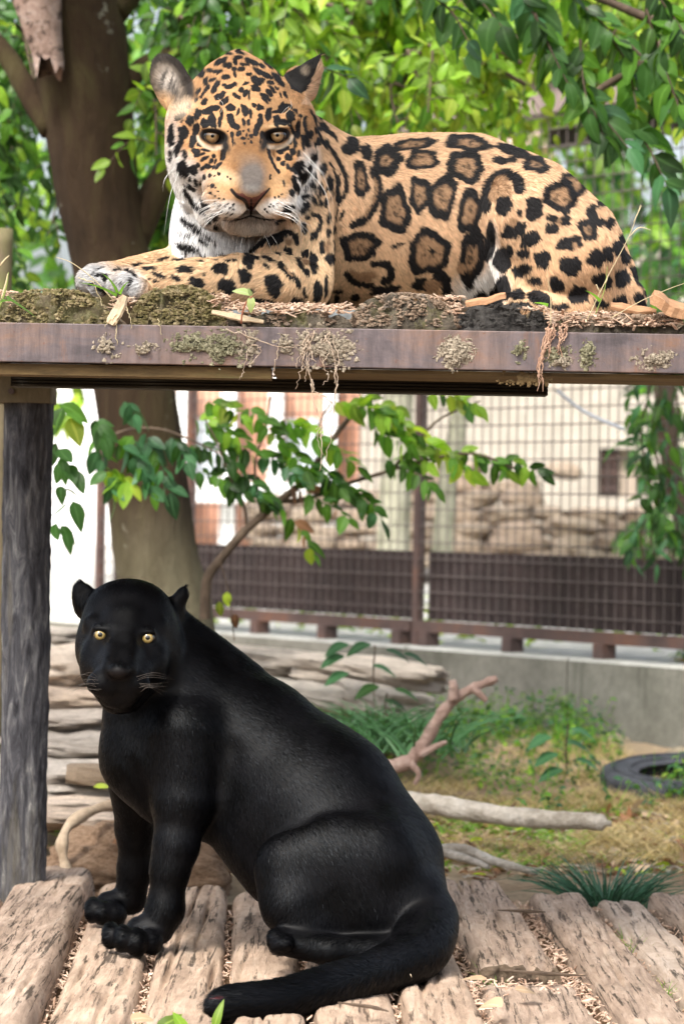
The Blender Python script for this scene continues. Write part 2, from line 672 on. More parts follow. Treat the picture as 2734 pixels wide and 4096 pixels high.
def lump(mb, c, r, rs, n=5, m=7, rough=.22):
    """A small irregular stone."""
    vs, fs = [], []
    for i in range(n + 1):
        th = math.pi * i / n
        for k in range(m):
            ph = 2 * math.pi * k / m
            j = 1 + rs.uniform(-rough, rough) if 0 < i < n else 1
            vs.append((c[0] + r[0] * j * math.sin(th) * math.cos(ph), c[1] + r[1] * j * math.sin(th) * math.sin(ph), c[2] + r[2] * j * math.cos(th)))
    for i in range(n):
        for k in range(m):
            k2 = (k + 1) % m
            fs.append((i * m + k, (i + 1) * m + k, (i + 1) * m + k2, i * m + k2))
    mb.add(vs, fs)


build_wall()

t = NT('rusty_steel')
v0 = t.coords((1, 1, 1))
c = t.ramp(t.noise(v0, 4.5, 8, .7), [(.3, (.045, .03, .03)), (.5, (.085, .055, .05)), (.70, (.15, .07, .045)), (.82, (.12, .10, .10))])
t.principled(c, .6, .35, t.bump(t.noise(v0, 80, 5, .7), .4, .003))
M_RUST = t.m
M_WIRE = noisy_mat('rusty_wire', (.08, .066, .063), (.17, .14, .132), 9, .55, spec=.4, bump=.2, bdist=.002)
M_DARKPLATE = noisy_mat('dark_plate', (.022, .015, .016), (.05, .032, .032), 3, .6, spec=.35)
FENCE_TOP = 2.37


def build_fence():
    root = empty('cage_fence', fpt(2, 0, .6), 'tall rusty welded mesh fence with dark lower panels standing on the concrete wall', 'fence')
    s0, s1 = -1.5, f_at(232)
    # bottom rail
    for k, (a, b) in enumerate(((s0, f_at(962) - .02), (f_at(962) + .02, s1))):
        MB().bar(fpt(a, 0, .590), fpt(b, 0, .590), .05, .04).build('bottom_rail', M_RUST, root)
    for k in (-.9, *[f_at(q) for q in (1395, 1185, 992, 930, 760, 605)], 4.4):
        MB().bar(fpt(k, -.01, .52), fpt(k, -.01, .57), .06, .05, FD).build('foot_block', M_RUST, root)
    # corrugated dark sheets behind the wires
    for a, b in ((s0, f_at(962) - .015), (f_at(962) + .015, s1 - .03)):
        m = MB(); n = int((b - a) / .02)
        vs, fs = [], []
        for i in range(n + 1):
            s = a + (b - a) * i / n
            o = .035 + (.012 if (i // 2) % 2 else 0)
            vs += [fpt(s, o, .612), fpt(s, o, .862)]
        for i in range(n): fs.append((2 * i, 2 * i + 2, 2 * i + 3, 2 * i + 1))
        m.add(vs, fs).build('dark_panel', M_DARKPLATE, root)
    # posts
    for s in (f_at(962), f_at(437), s1, -1.2):
        MB().bar(fpt(s, 0, .50), fpt(s, 0, FENCE_TOP), .032, .032, FD).build('post', M_RUST, root)
    # welded wires
    m = MB(); stp = .06
    k = s0
    while k < s1:
        m.tube([fpt(k, -.006, .60), fpt(k, -.006, FENCE_TOP)], .0023, 5, False); k += .048
    tag(m.build('upright_wires', M_WIRE, root, True), kind='stuff')
    m = MB(); z = .655
    while z < FENCE_TOP:
        m.tube([fpt(s0, -.0125, z), fpt(s1, -.0125, z)], .0025, 5, False); z += stp
    tag(m.build('level_wires', M_WIRE, root, True), kind='stuff')
    # loose bright wire hanging across the mesh
    q = spline([p(1275, 895, 9.9), p(1340, 945, 9.9), p(1430, 985, 9.85)], 12)
    tag(MB().tube(q, .006, 6).build('steel_strap', plain_mat('bright_strap', (.42, .45, .52), .4, .6)), 'pale grey strap hanging slantwise in front of the mesh fence', 'strap')


build_fence()

# steel roof beam of the cage
M_BEAM = noisy_mat('painted_beam', (.20, .155, .15), (.33, .26, .245), 3, .6, spec=.3)
broot = empty('roof_beam', fpt(0, 0, 2.4), 'brown painted steel beam running along the top of the mesh fence', 'beam')
a, b = fpt(-2, .02, 2.47), fpt(f_at(850), .02, 2.47)
MB().bar(a, b, .012, .13).build('web', M_BEAM, broot)
for z in (2.40, 2.54): MB().bar(fpt(-2, .02, z), fpt(f_at(850), .02, z), .10, .014).build('flange', M_BEAM, broot)
MB().bar(fpt(-2, .16, 2.33), fpt(f_at(1180), .16, 2.33), .06, .06).build('lower_tube', plain_mat('dark_tube', (.03, .025, .022), .5), broot)

# ---- what stands behind the fence
M_PLASTER = noisy_mat('cream_plaster', (.34, .305, .26), (.45, .41, .36), 1.2, .9, bump=.15)
M_WHITE = noisy_mat('white_render', (.78, .79, .80), (.86, .87, .88), .8, .85, bump=.1)
M_SALMON = noisy_mat('salmon_brick', (.48, .24, .16), (.66, .38, .27), 3, .9)
M_GLASSD = plain_mat('dark_opening', (.012, .013, .014), .3)
BY = 19.0


def bx(dx0, dx1, dyt, dyb, D, depth):
    a, b = p(dx0, dyb, D), p(dx1, dyt, D)
    return (a[0], D, a[2]), (b[0], D + depth, b[2])


house = empty('cream_house', p(1150, 1290, BY), 'cream plastered building with a small barred window behind the mesh fence', 'building')
lo, hi = bx(820, 2100, 560, 1340, BY, 4)
# wall with a real opening for the window
wl_, wr_ = p(1372, 1140, BY), p(1470, 1030, BY)
m = MB()
m.box(lo, (wl_[0], hi[1], hi[2])); m.box((wr_[0], lo[1], lo[2]), hi)
m.box((wl_[0], lo[1], lo[2]), (wr_[0], hi[1], wl_[2])); m.box((wl_[0], lo[1], wr_[2]), (wr_[0], hi[1], hi[2]))
m.build('wall', M_PLASTER, house)
wf = MB().box((wl_[0], BY + .22, wl_[2]), (wr_[0], BY + .24, wr_[2])).build('window', M_GLASSD, house)
mid = p(1422, 1085, BY)[0]
MB().box((mid, BY + .10, wl_[2]), (wr_[0], BY + .14, wr_[2])).build('shutter', noisy_mat('tan_shutter', (.34, .28, .23), (.42, .35, .29), 3), wf)
for i in range(4):
    x = wl_[0] + (mid - wl_[0]) * (i + .5) / 4
    MB().tube([(x, BY + .05, wl_[2]), (x, BY + .05, wr_[2])], .008, 6).build('bar', M_RUST, wf)
for i in range(3):
    z = wl_[2] + (wr_[2] - wl_[2]) * (i + .5) / 3
    MB().tube([(wl_[0], BY + .04, z), (mid, BY + .04, z)], .008, 6).build('bar', M_RUST, wf)

shop = empty('salmon_building', p(600, 1260, 20), 'salmon brick building with white piers behind the mesh fence', 'building')
lo, hi = bx(395, 830, 860, 1340, 20.5, 3)
MB().box(lo, hi).build('wall', M_SALMON, shop)
for a, b in ((398, 440), (500, 545), (610, 650), (735, 775)):
    lo, hi = bx(a, b, 860, 1340, 20.3, .25)
    MB().box((lo[0], 20.25, lo[2]), (hi[0], 20.497, hi[2])).build('pier', M_WHITE, shop)
lo, hi = bx(395, 830, 1110, 1150, 20.2, .3)
MB().box((lo[0], 20.10, lo[2]), (hi[0], 20.245, hi[2])).build('lintel', M_WHITE, shop)
for a, b in ((445, 497), (655, 730)):
    lo, hi = bx(a, b, 960, 1100, 20.3, .2)
    MB().box((lo[0], 20.42, lo[2]), (hi[0], 20.498, hi[2])).build('window', plain_mat('pale_glass', (.5, .55, .6), .15, .6), shop)

white = empty('white_building', p(150, 1300, 24), 'bright white wall seen in the gap beside the dark bark post', 'building')
lo, hi = bx(-60, 270, 800, 1318, 24, 4)
MB().box(lo, hi).build('wall', M_WHITE, white)
lo, hi = bx(-60, 270, 1318, 1345, 23.9, .3)
MB().box((lo[0], 23.85, lo[2]), (hi[0], 23.997, hi[2])).build('plinth', noisy_mat('grey_plinth', (.4, .4, .4), (.5, .5, .5), 2), white)

pink = empty('pink_house', p(1000, 300, 27), 'pale pink building glimpsed high up through the leaves', 'building')
lo, hi = bx(880, 1290, -260, 330, 27, 4)
MB().box(lo, hi).build('wall', noisy_mat('pink_plaster', (.62, .43, .37), (.74, .56, .5), 1.5), pink)
lo, hi = bx(850, 1320, -280, -240, 26.5, 5)
MB().box(lo, hi).build('roof', M_RUST, pink)
lo, hi = bx(1010, 1060, 20, 130, 27, .1)
MB().box((lo[0], 26.9, lo[2]), (hi[0], 26.997, hi[2])).build('window', M_GLASSD, pink)

# ---- rock bank in front of the cream house: every stone a part
t = NT('bank_stone')
v0 = t.coords((1, 1, 1))
oi = t.add('ShaderNodeObjectInfo')
c = t.ramp(t.noise(v0, 5, 8, .7), [(.3, (.28, .22, .17)), (.5, (.50, .42, .35)), (.7, (.62, .56, .49))])
c = t.mix(.5, c, t.ramp(oi.outputs['Random'], [(0, (.55, .40, .32)), (.5, (.8, .74, .66)), (1, (.72, .58, .48))]), 'MULTIPLY')
c = t.mix(1, c, (1.0, .98, .96), 'MULTIPLY')
t.principled(c, .9, .15, t.bump(t.noise(v0, 14, 8, .75), .8, .03))
M_BANK = t.m


def rock_mesh(name, seed, n=9, m=14, rough=.3, box=.55, fine=0.0):
    """An irregular stone of unit half-size, squarish when box is high, flattened bed faces."""
    rs = random.Random(seed)
    off = (rs.uniform(0, 50), rs.uniform(0, 50), rs.uniform(0, 50))
    vs, fs = [], []
    for i in range(n + 1):
        th = math.pi * i / n
        for k in range(m):
            ph = 2 * math.pi * k / m
            d = np.array((math.sin(th) * math.cos(ph), math.sin(th) * math.sin(ph), math.cos(th)))
            sq = d / np.max(np.abs(d))
            q = d * (1 - box) + sq * box * .9
            f = 1 + rough * (float(fbm(d[0] * 1.6 + off[0], d[1] * 1.6 + off[1], d[2] * 1.6 + off[2])) - .5) * 2
            if fine: f += fine * .16 * (float(fbm(d[0] * 3 + off[1], d[1] * 3, d[2] * 9 + off[0])) - .5) + fine * .10 * (float(fbm(d[0] * 9 + off[1], d[1] * 9, d[2] * 16 + off[0])) - .5)
            vs.append(q * f)
    for i in range(n):
        for k in range(m):
            k2 = (k + 1) % m
            fs.append((i * m + k, (i + 1) * m + k, (i + 1) * m + k2, i * m + k2))
    me = mesh_np(name, vs, fs)
    bmm = bmesh.new(); bmm.from_mesh(me); bmesh.ops.remove_doubles(bmm, verts=bmm.verts, dist=1e-4); bmesh.ops.recalc_face_normals(bmm, faces=bmm.faces); bmm.to_mesh(me); bmm.free()
    return me


ROCKS = [rock_mesh('stone_shape', 40 + i) for i in range(6)]
bank = empty('rock_bank', p(1200, 1300, 17), 'bank of pale stacked stones below the cream building behind the fence', 'rock bank')
rs = random.Random(11)
for me in ROCKS: me.materials.append(M_BANK)
for row in range(7):
    x = 560 + rs.uniform(-20, 20)
    while x < 1640:
        w = rs.uniform(35, 75); hgt = rs.uniform(17, 24)
        y = 1285 - row * 34 + rs.uniform(-6, 6)
        top = 1120 if x + w < 880 else (1078 if x + 2 * w < 1330 else 1178)
        if y > top + 20 * math.sin(x * .013):
            o = bpy.data.objects.new('stone', rs.choice(ROCKS)); C.objects.link(o)
            D = 16.4 + row * .25
            o.parent = bank; o.matrix_parent_inverse = parent_world(bank).inverted()
            o.location = p(x + w, y, D); o.scale = (r_(w * 1.08, D), .3, r_(hgt * 1.12, D)); o.rotation_euler = (0, rs.uniform(-.12, .12), 0)
        x += w * 2
# ------------------------------------------------------------------ raised platform
t = NT('platform_steel')
v0 = t.coords((1, 1, 1))
c = t.ramp(t.noise(t.coords((1, 1, 2.2)), 5.5, 8, .68, .6), [(.28, (.06, .05, .055)), (.44, (.135, .108, .112)), (.58, (.19, .13, .112)), (.70, (.23, .12, .07)), (.82, (.15, .13, .14))])
c = t.mix(t.ramp(t.noise(v0, 90, 5, .7), [(.60, 0.), (.70, .7)]), c, (.16, .055, .025))
c = t.mix(.6, c, t.ramp(t.noise(t.coords((26, 1, 3)), 1.3, 8, .75), [(.34, .35), (.6, 1.25)]), 'MULTIPLY')
c = t.mix(t.ramp(t.noise(t.coords((9, 1, 1.2)), 1.3, 8, .75), [(.58, 0.), (.68, .7)]), c, (.24, .11, .055))
t.principled(c, t.ramp(t.noise(v0, 12, 4, .6), [(.3, .38), (.7, .62)]), .45, t.bump(t.noise(v0, 120, 6, .7), .35, .002), Metallic=.25)
M_PSTEEL = t.m

M_TIMBER = noisy_mat('stained_timber', (.055, .035, .016), (.16, .105, .045), 5, .8, (1, 4, 5), c3=(.12, .12, .045))
M_BLACKRIB = noisy_mat('black_ribbed', (.012, .010, .008), (.045, .035, .02), 5, .6, (1, 3, 14))


def log_mat(name, c1, c2, c3, moss=0.0, scale=1.0):
    """Weathered wood; grain runs along Y."""
    t = NT(name)
    g = t.coords((26 * scale, 2.4 * scale, 26 * scale))
    c = t.ramp(t.noise(g, 1.3, 10, .72, .8), [(.28, c1), (.5, c2), (.72, c3)])
    v0 = t.coords((1, 1, 1))
    c = t.mix(.55, c, t.ramp(t.noise(v0, 9, 8, .7), [(.3, .5), (.65, 1.12)]), 'MULTIPLY')
    cr_ = t.ramp(t.noise(t.coords((70 * scale, 3.2, 70 * scale)), 1.0, 6, .7, .5), [(.39, 0.), (.47, 1.)])
    c = t.mix(.8, c, cr_, 'MULTIPLY')
    if moss > 0:
        mm = t.ramp(t.noise(v0, 28, 8, .7), [(.62 - .25 * moss, 0.), (.74 - .25 * moss, 1.)])
        mc = t.ramp(t.noise(v0, 120, 5, .7), [(.3, (.07, .065, .03)), (.55, (.18, .165, .08)), (.75, (.34, .31, .19))])
        c = t.mix(mm, c, mc)
    h = t.noise(g, 2.2, 10, .75, .6)
    h2 = t.noise(v0, 75, 8, .75)
    hm = t.mix(.45, h, h2)
    t.principled(c, .92, .12, t.bump(hm, .95, .012))
    return t.m


def end_mat(name, dark, light, moss):
    """Sawn end of a log: rings, checks and crumbs."""
    t = NT(name)
    v0 = t.coords((1, 1, 1))
    w = t.add('ShaderNodeTexWave', wave_type='RINGS', rings_direction='Y')
    w.inputs['Scale'].default_value = 14; w.inputs['Distortion'].default_value = 9; w.inputs['Detail'].default_value = 6; w.inputs['Detail Scale'].default_value = 3
    t.lk(t.coords((1, .2, 2.2)), w.inputs['Vector'])
    c = t.mix(.85, t.ramp(w.outputs['Fac'], [(.1, dark), (.8, light)]), t.ramp(t.noise(v0, 16, 8, .7), [(.3, dark), (.7, light)]))
    c = t.mix(.8, c, t.ramp(t.noise(v0, 34, 10, .75), [(.3, .3), (.68, 1.25)]), 'MULTIPLY')
    if moss:
        mm = t.ramp(t.noise(v0, 22, 8, .72), [(.60 - .22 * moss, 0.), (.72 - .22 * moss, .95)])
        mc = t.ramp(t.noise(v0, 130, 5, .75), [(.3, (.075, .07, .03)), (.52, (.19, .175, .085)), (.75, (.38, .35, .22))])
        c = t.mix(mm, c, mc)
    t.principled(c, .95, .1, t.bump(t.mix(.95, w.outputs['Fac'], t.noise(v0, 60, 10, .85)), 1.0, .012))
    return t.m


def half_log(name, x0, x1, y0, y1, zb, zt, mat, emat, parent, seed, nx=22, ny=44, slope=0.0, rough=.008, flat=.55, ragged=.02, taper=0.0):
    """Half-round log along Y from its front end y0; slope = sideways drift per metre; zt crown height."""
    ny = max(6, ny)
    us = np.linspace(-1, 1, nx)
    ysn = np.linspace(0, 1, ny)
    vs = []
    cx, hw = (x0 + x1) / 2, (x1 - x0) / 2
    for j, tt in enumerate(ysn):
        y = y0 + (y1 - y0) * tt
        for i, u in enumerate(us):
            prof = (1 - abs(u) ** (2 + 6 * flat)) ** .62
            X = cx + hw * u * (1 - taper * tt) + slope * (y - y0)
            n1 = fbm(X * 34 + seed * 9.1, y * 3.2, seed * 3.3) - .5
            n2 = fbm(X * 12 + seed * 5, y * 9, seed * 7.7) - .5
            n3 = fbm(X * 70, y * 60, seed * 1.3) - .5
            z = zb + (zt - zb) * prof + (rough * 2.2 * n1 + rough * 1.6 * n2 + rough * .8 * n3) * (.3 + .7 * prof)
            gr = fbm(X * 60 + seed, y * 1.6, seed * 2.2)
            z -= rough * 2.0 * max(0, .36 - gr) * 6 * prof
            yy = y
            if j in (0, ny - 1): yy += ragged * (fbm(X * 45, seed * 4.4, 0.3) - .5) * 2
            vs.append((X + .25 * rough * n2, yy, max(z, zb - .004)))
    fs = []
    for j in range(ny - 1):
        for i in range(nx - 1):
            o = j * nx + i
            fs.append((o, o + 1, o + nx + 1, o + nx))
    # ends: a small grid of rows down to the bed so the cut face has relief
    for e, j in ((0, 0), (1, ny - 1)):
        rows = 16 if e == 0 else 3
        prev = [j * nx + i for i in range(nx)]
        for k in range(1, rows):
            f = k / (rows - 1)
            cur = []
            for i in range(nx):
                X, yy, z = vs[j * nx + i]
                zz = z + (zb - .005 - z) * f
                jit = ragged * (.9 * (fbm(X * 38, zz * 38, seed * 2.1 + 3) - .5) + .6 * (fbm(X * 130, zz * 130, seed) - .5)) * (1 if k < rows - 1 else .4)
                cur.append(len(vs)); vs.append((X, yy + jit - (ragged * .12 if e == 0 else -ragged * .12), zz))
            for i in range(nx - 1):
                q = (prev[i + 1], prev[i], cur[i], cur[i + 1])
                fs.append(q if e == 0 else q[::-1])
            prev = cur
    me = mesh_np(name, vs, fs)
    me.materials.append(mat); me.materials.append(emat)
    nside = (ny - 1) * (nx - 1)
    mi = np.zeros(len(me.polygons), np.int32); mi[nside:nside + 15 * (nx - 1)] = 1
    me.polygons.foreach_set('material_index', mi)
    return link(name, me, None, parent, True)


PY = 5.5
plat = empty('raised_platform', (0, PY, 1.26), 'raised platform of mossy half logs on a brown steel beam under the spotted jaguar', 'platform')
zt, zb_ = p(784, 753, PY)[2], p(784, 843, PY)[2]
m = MB()
m.box((-1.3, PY, zb_), (1.3, PY + .006, zt)).box((-1.3, PY + .0065, zb_), (1.3, PY + .06, zb_ + .006)).box((-1.3, PY + .0065, zt - .006), (1.3, PY + .05, zt))
o = m.build('steel_beam', M_PSTEEL, plat)
bv = o.modifiers.new('bevel', 'BEVEL'); bv.width = .0016; bv.segments = 2
xj = p(622, 860, PY + .03)[0]
MB().box((-1.3, PY + .016, zb_ - .022), (xj, PY + .11, zb_ - .002)).build('timber_joist', M_TIMBER, plat)
MB().box((xj + .004, PY + .020, zb_ - .009), (1.3, PY + .31, zb_ - .002)).build('underside_board', M_TIMBER, plat)
xe0, xe1 = p(25, 880, 5.84)[0], p(1256, 890, 5.84)[0]
m = MB()
zr = 1 + 276 / 7000 * 5.84
m.box((xe0, 5.846, zr), (xe1, 5.93, zb_ - .010))
for k in range(5): m.box((xe0, 5.838, zr + .0008 + k * .0062), (xe1, 5.8455, zr + .0045 + k * .0062))
m.build('ribbed_bearer', M_BLACKRIB, plat)

M_PLOG = log_mat('platform_log', (.10, .075, .05), (.26, .19, .13), (.42, .33, .24), .35)
E_MOSS = end_mat('mossy_end', (.13, .105, .07), (.34, .28, .19), .75)
E_DARK = end_mat('dark_end', (.045, .042, .042), (.15, .14, .13), .0)
E_MIX = end_mat('mixed_end', (.075, .065, .055), (.30, .25, .19), .35)
logs = [(-300, -30, 676, E_MOSS), (-24, 262, 664, E_MOSS), (296, 520, 656, E_MOSS), (505, 812, 712, E_MIX), (800, 1052, 674, E_MIX), (1040, 1268, 698, E_DARK), (1262, 1400, 728, E_MIX), (1390, 1560, 722, E_MIX), (1556, 1800, 716, E_MIX)]
for i, (a, b, ty, em) in enumerate(logs):
    xa, xb = p(a, 720, PY + .02)[0], p(b, 720, PY + .02)[0]
    z = p((a + b) / 2, ty, PY + .02)[2]
    half_log('log', xa, xb, PY + .016 + .004 * (i % 3), 6.75, zt + .001, z, M_PLOG, em, plat, i + 2.7, 56, 30, 0, .011, .12, .018)


def chips(mb, n, area, rs, size=(.008, .03), zfn=None, flat=.35):
    """Loose wood chips: thin split flakes lying at all angles. area = (x0,x1,y0,y1)."""
    for _ in range(n):
        x, y = rs.uniform(area[0], area[1]), rs.uniform(area[2], area[3])
        z = zfn(x, y) + rs.uniform(0, .006)
        L = rs.uniform(*size); w = L * rs.uniform(.12, .34); h = rs.uniform(.0004, .0012)
        a = rs.uniform(0, math.pi); ti = rs.gauss(0, flat)
        d = np.array((math.cos(a) * math.cos(ti), math.sin(a) * math.cos(ti), math.sin(ti)))
        sd = np.array((-math.sin(a), math.cos(a), rs.gauss(0, flat))); sd /= np.linalg.norm(sd)
        up = np.cross(d, sd)
        c = np.array((x, y, z))
        vs = []
        for k, (i, j) in enumerate(((-1, -1), (1, -1), (1, 1), (-1, 1))):
            vs.append(c + d * i * L / 2 * rs.uniform(.7, 1) + sd * j * w / 2 * rs.uniform(.5, 1) - up * h)
        vs += [v + up * 2 * h for v in vs]
        mb.add(vs, [(0, 3, 2, 1), (4, 5, 6, 7), (0, 1, 5, 4), (1, 2, 6, 5), (2, 3, 7, 6), (3, 0, 4, 7)])


t = NT('wood_chips')
v0 = t.coords((1, 1, 1))
c = t.ramp(t.noise(v0, 60, 3, .6), [(.25, (.16, .09, .06)), (.40, (.42, .27, .19)), (.55, (.60, .44, .33)), (.72, (.74, .60, .49))])
t.principled(c, .85, .2)
M_CHIP = t.m
rs = random.Random(21)
m = MB()
for a, b, n, ya, yb in ((505, 810, 420, 735, 708), (255, 305, 50, 735, 700), (1255, 1590, 520, 752, 716), (985, 1060, 40, 692, 684), (1180, 1265, 40, 715, 705), (1030, 1060, 40, 735, 700), (480, 520, 50, 720, 690), (-20, 30, 40, 730, 690)):
    x0, x1 = p(a, 720, PY)[0], p(b, 720, PY)[0]
    z0, z1 = p(784, ya - 8, PY)[2], p(784, yb - 8, PY)[2]
    for _ in range(n):
        x = rs.uniform(x0, x1); f = rs.random()
        y = PY + .002 + .10 * f ** 1.6
        zz = z0 + (z1 - z0) * min(1, f * 1.4 + rs.random() * .35)
        chips(m, 1, (x, x, y, y), rs, (.005, .026), lambda a_, b_, zz=zz: zz, .25)
tag(m.build('wood_chips', M_CHIP, plat), kind='stuff')


def big_chip(name, x, y, D, L, w, h, ang, tilt, mat, label):
    """A split piece of wood with a ragged outline."""
    rs = random.Random(int(x * 7 + y))
    n = 8
    vs, fs = [], []
    for i in range(n + 1):
        u = i / n
        ww = w * (.35 + .65 * math.sin(math.pi * min(1, .15 + u * .8))) * rs.uniform(.8, 1.1)
        zz = .15 * h * math.sin(u * 9) + rs.uniform(-.1, .1) * h
        vs += [(u * L - L / 2, -ww / 2, zz), (u * L - L / 2, ww / 2, zz + .2 * h), (u * L - L / 2, ww / 2 * .8, zz + h), (u * L - L / 2, -ww / 2 * .8, zz + h * .8)]
    for i in range(n):
        for k in range(4):
            o = i * 4
            fs.append((o + k, o + 4 + k, o + 4 + (k + 1) % 4, o + (k + 1) % 4))
    fs += [(0, 1, 2, 3), tuple(n * 4 + k for k in (3, 2, 1, 0))]
    o = link(name, mesh_np(name, vs, fs), mat)
    o.location = p(x, y, D); o.rotation_euler = (tilt, math.radians(ang), rs.uniform(-.3, .3))
    return tag(o, label, 'wood chip')


M_FRESH = noisy_mat('fresh_wood', (.60, .44, .28), (.76, .62, .45), 30, .8, (1, 6, 6))
M_ORANGEW = noisy_mat('orange_wood', (.40, .20, .10), (.60, .36, .21), 30, .8, (1, 6, 6))
big_chip('wood_chip', 272, 712, PY + .0, .058, .026, .006, -62, 1.2, M_FRESH, 'large cream wood chip stuck upright between the two mossy log ends')
big_chip('wood_chip', 1115, 694, PY + .03, .075, .022, .010, -12, .3, M_ORANGEW, 'orange splinter of wood lying on top of the dark log end')
big_chip('wood_chip', 1535, 716, PY + .0, .085, .045, .022, 22, .4, M_ORANGEW, 'thick orange chunk of wood at the right end of the platform')
big_chip('wood_chip', 545, 728, PY - .002, .095, .014, .004, 10, 1.2, M_FRESH, 'long thin pale splinter lying along the steel beam below the jaguar elbow')
big_chip('wood_chip', 1450, 712, PY + .02, .085, .020, .007, 6, .8, M_ORANGEW, 'brown splinter beside the yellow leaf on the platform edge')

# crusts of dried dirt, roots and lichen on the face of the beam
t = NT('dirt_crust')
v0 = t.coords((1, 1, 1))
c = t.ramp(t.noise(v0, 140, 4, .7), [(.3, (.10, .085, .065)), (.5, (.27, .225, .17)), (.7, (.46, .40, .32))])
t.principled(c, .95, .1); M_CRUST = t.m
t = NT('moss_crust')
v0 = t.coords((1, 1, 1))
c = t.ramp(t.noise(v0, 140, 4, .7), [(.3, (.07, .066, .045)), (.5, (.18, .17, .105)), (.72, (.36, .33, .24))])
t.principled(c, .95, .1); M_MOSSC = t.m
rs = random.Random(31)
for x, y, w, h, n, mt in ((440, 795, 48, 28, 260, M_MOSSC), (515, 800, 42, 34, 240, M_MOSSC), (565, 795, 22, 34, 150, M_CRUST), (745, 800, 60, 40, 420, M_CRUST), (655, 790, 22, 22, 60, M_CRUST), (1045, 812, 36, 30, 330, M_CRUST),
                          (1275, 808, 28, 24, 130, M_MOSSC), (1190, 805, 14, 24, 60, M_MOSSC), (1345, 815, 18, 28, 80, M_MOSSC), (1500, 822, 40, 20, 200, M_CRUST), (250, 798, 26, 26, 130, M_CRUST), (330, 800, 26, 14, 60, M_CRUST), (1285, 830, 22, 14, 70, M_CRUST), (1200, 868, 45, 16, 150, M_TIMBER)):
    m = MB()
    for _ in range(int(n * 2.2)):
        u, v = rs.gauss(0, .55), rs.gauss(0, .55)
        if u * u + v * v > 2.2 or fbm(x * .05 + u * 1.4, v * 1.4 + y, 2.2) < .44: continue
        s = rs.uniform(.0008, .0030)
        thick = max(0, 1 - u * u - v * v) * .010
        D = PY - rs.uniform(0, thick) if y < 860 else PY + .015
        c = p(x + u * w, y + v * h, D)
        lump(m, c, (s * rs.uniform(.5, 2.2), s * .8, s * rs.uniform(.4, 1.8)), rs, 3, 5, .6)
    tag(m.build('dirt_crust', mt, plat), kind='stuff')

# crumbling lichen, rot and earth on the log ends, so that their outline is broken
t = NT('lichen_crumb')
v0 = t.coords((1, 1, 1))
c = t.ramp(t.noise(v0, 70, 4, .7), [(.28, (.05, .04, .02)), (.45, (.145, .125, .055)), (.58, (.25, .20, .115)), (.74, (.44, .39, .25))])
t.principled(c, .95, .1); M_LICHEN = t.m
M_ROT = noisy_mat('rotten_wood', (.10, .065, .045), (.34, .25, .18), 60, .95, c3=(.16, .15, .14))
rs = random.Random(61)
for (a, b, ty, em), n in zip(logs[1:], (1500, 1700, 800, 1100, 420, 600, 600, 400)):
    m = MB()
    for _ in range(n):
        u = rs.uniform(-1, 1); x = (a + b) / 2 + u * (b - a) / 2
        yt = 752 - (752 - ty) * (1 - abs(u) ** 2.72) ** .62
        f = rs.random() ** 1.5
        y = yt + (748 - yt) * f
        if fbm(x * .035, y * .035, 4.4) < .42: continue
        s_ = rs.uniform(.0007, .0027) * (1.3 if f < .15 else 1)
        D = PY + .012 + .004 * rs.random() + (.02 * rs.random() if f < .1 else 0)
        lump(m, p(x, y, D), (s_ * rs.uniform(.5, 2.6), s_, s_ * rs.uniform(.4, 1.5)), rs, 3, 4, .6)
    tag(m.build('lichen_crust', {id(E_DARK): E_DARK, id(E_MIX): M_ROT}.get(id(em), M_LICHEN), plat), kind='stuff')
# ------------------------------------------------------------------ posts, log deck, stones, tyre, dead wood
t = NT('bark_post')
v0 = t.coords((34, 34, 7))
n = t.noise(v0, 1.2, 10, .7, .8)
c = t.ramp(n, [(.34, (.018, .018, .022)), (.5, (.07, .07, .08)), (.62, (.16, .16, .165)), (.70, (.42, .41, .38))])
c = t.mix(t.ramp(t.noise(t.coords((9, 9, .8)), 1.6, 6, .7), [(.52, 0.), (.64, .6)]), c, (.15, .135, .10))
t.principled(c, .85, .25, t.bump(t.noise(v0, 2.4, 10, .75), 1.0, .012))
M_BARKPOST = t.m


def rough_pole(name, a, b, ra, rb, mat, parent, seed, n=40, m=90, ridge=.10, flat=None):
    """A barked pole: ridges run along it."""
    a, b = np.array(a), np.array(b)
    d = (b - a) / np.linalg.norm(b - a)
    s_ = np.cross(d, (0, 1, 0.01)); s_ /= np.linalg.norm(s_); u_ = np.cross(d, s_)
    vs, fs = [], []
    for j in range(m + 1):
        f = j / m; c = a + (b - a) * f; r = ra + (rb - ra) * f
        k = np.arange(n); ang = 2 * np.pi * k / n
        nz = fbm(np.cos(ang) * 5 + seed, np.sin(ang) * 5, f * 9 + seed) - .5
        nz2 = fbm(np.cos(ang) * 14 + seed, np.sin(ang) * 14, f * 40 + seed) - .5
        rr = r * (1 + ridge * 1.2 * nz + ridge * .9 * nz2 + .12 * (fbm(f * 3 + seed, seed, 0) - .5))
        for q in range(n): vs.append(c + (s_ * math.cos(ang[q]) + u_ * math.sin(ang[q])) * rr[q])
    for j in range(m):
        for k in range(n):
            k2 = (k + 1) % n
            fs.append((j * n + k, j * n + k2, (j + 1) * n + k2, (j + 1) * n + k))
    fs += [tuple(range(n - 1, -1, -1)), tuple(m * n + k for k in range(n))]
    me = mesh_np(name, vs, fs)
    bmm = bmesh.new(); bmm.from_mesh(me); bmesh.ops.recalc_face_normals(bmm, faces=bmm.faces); bmm.to_mesh(me); bmm.free()
    return link(name, me, mat, parent, True)


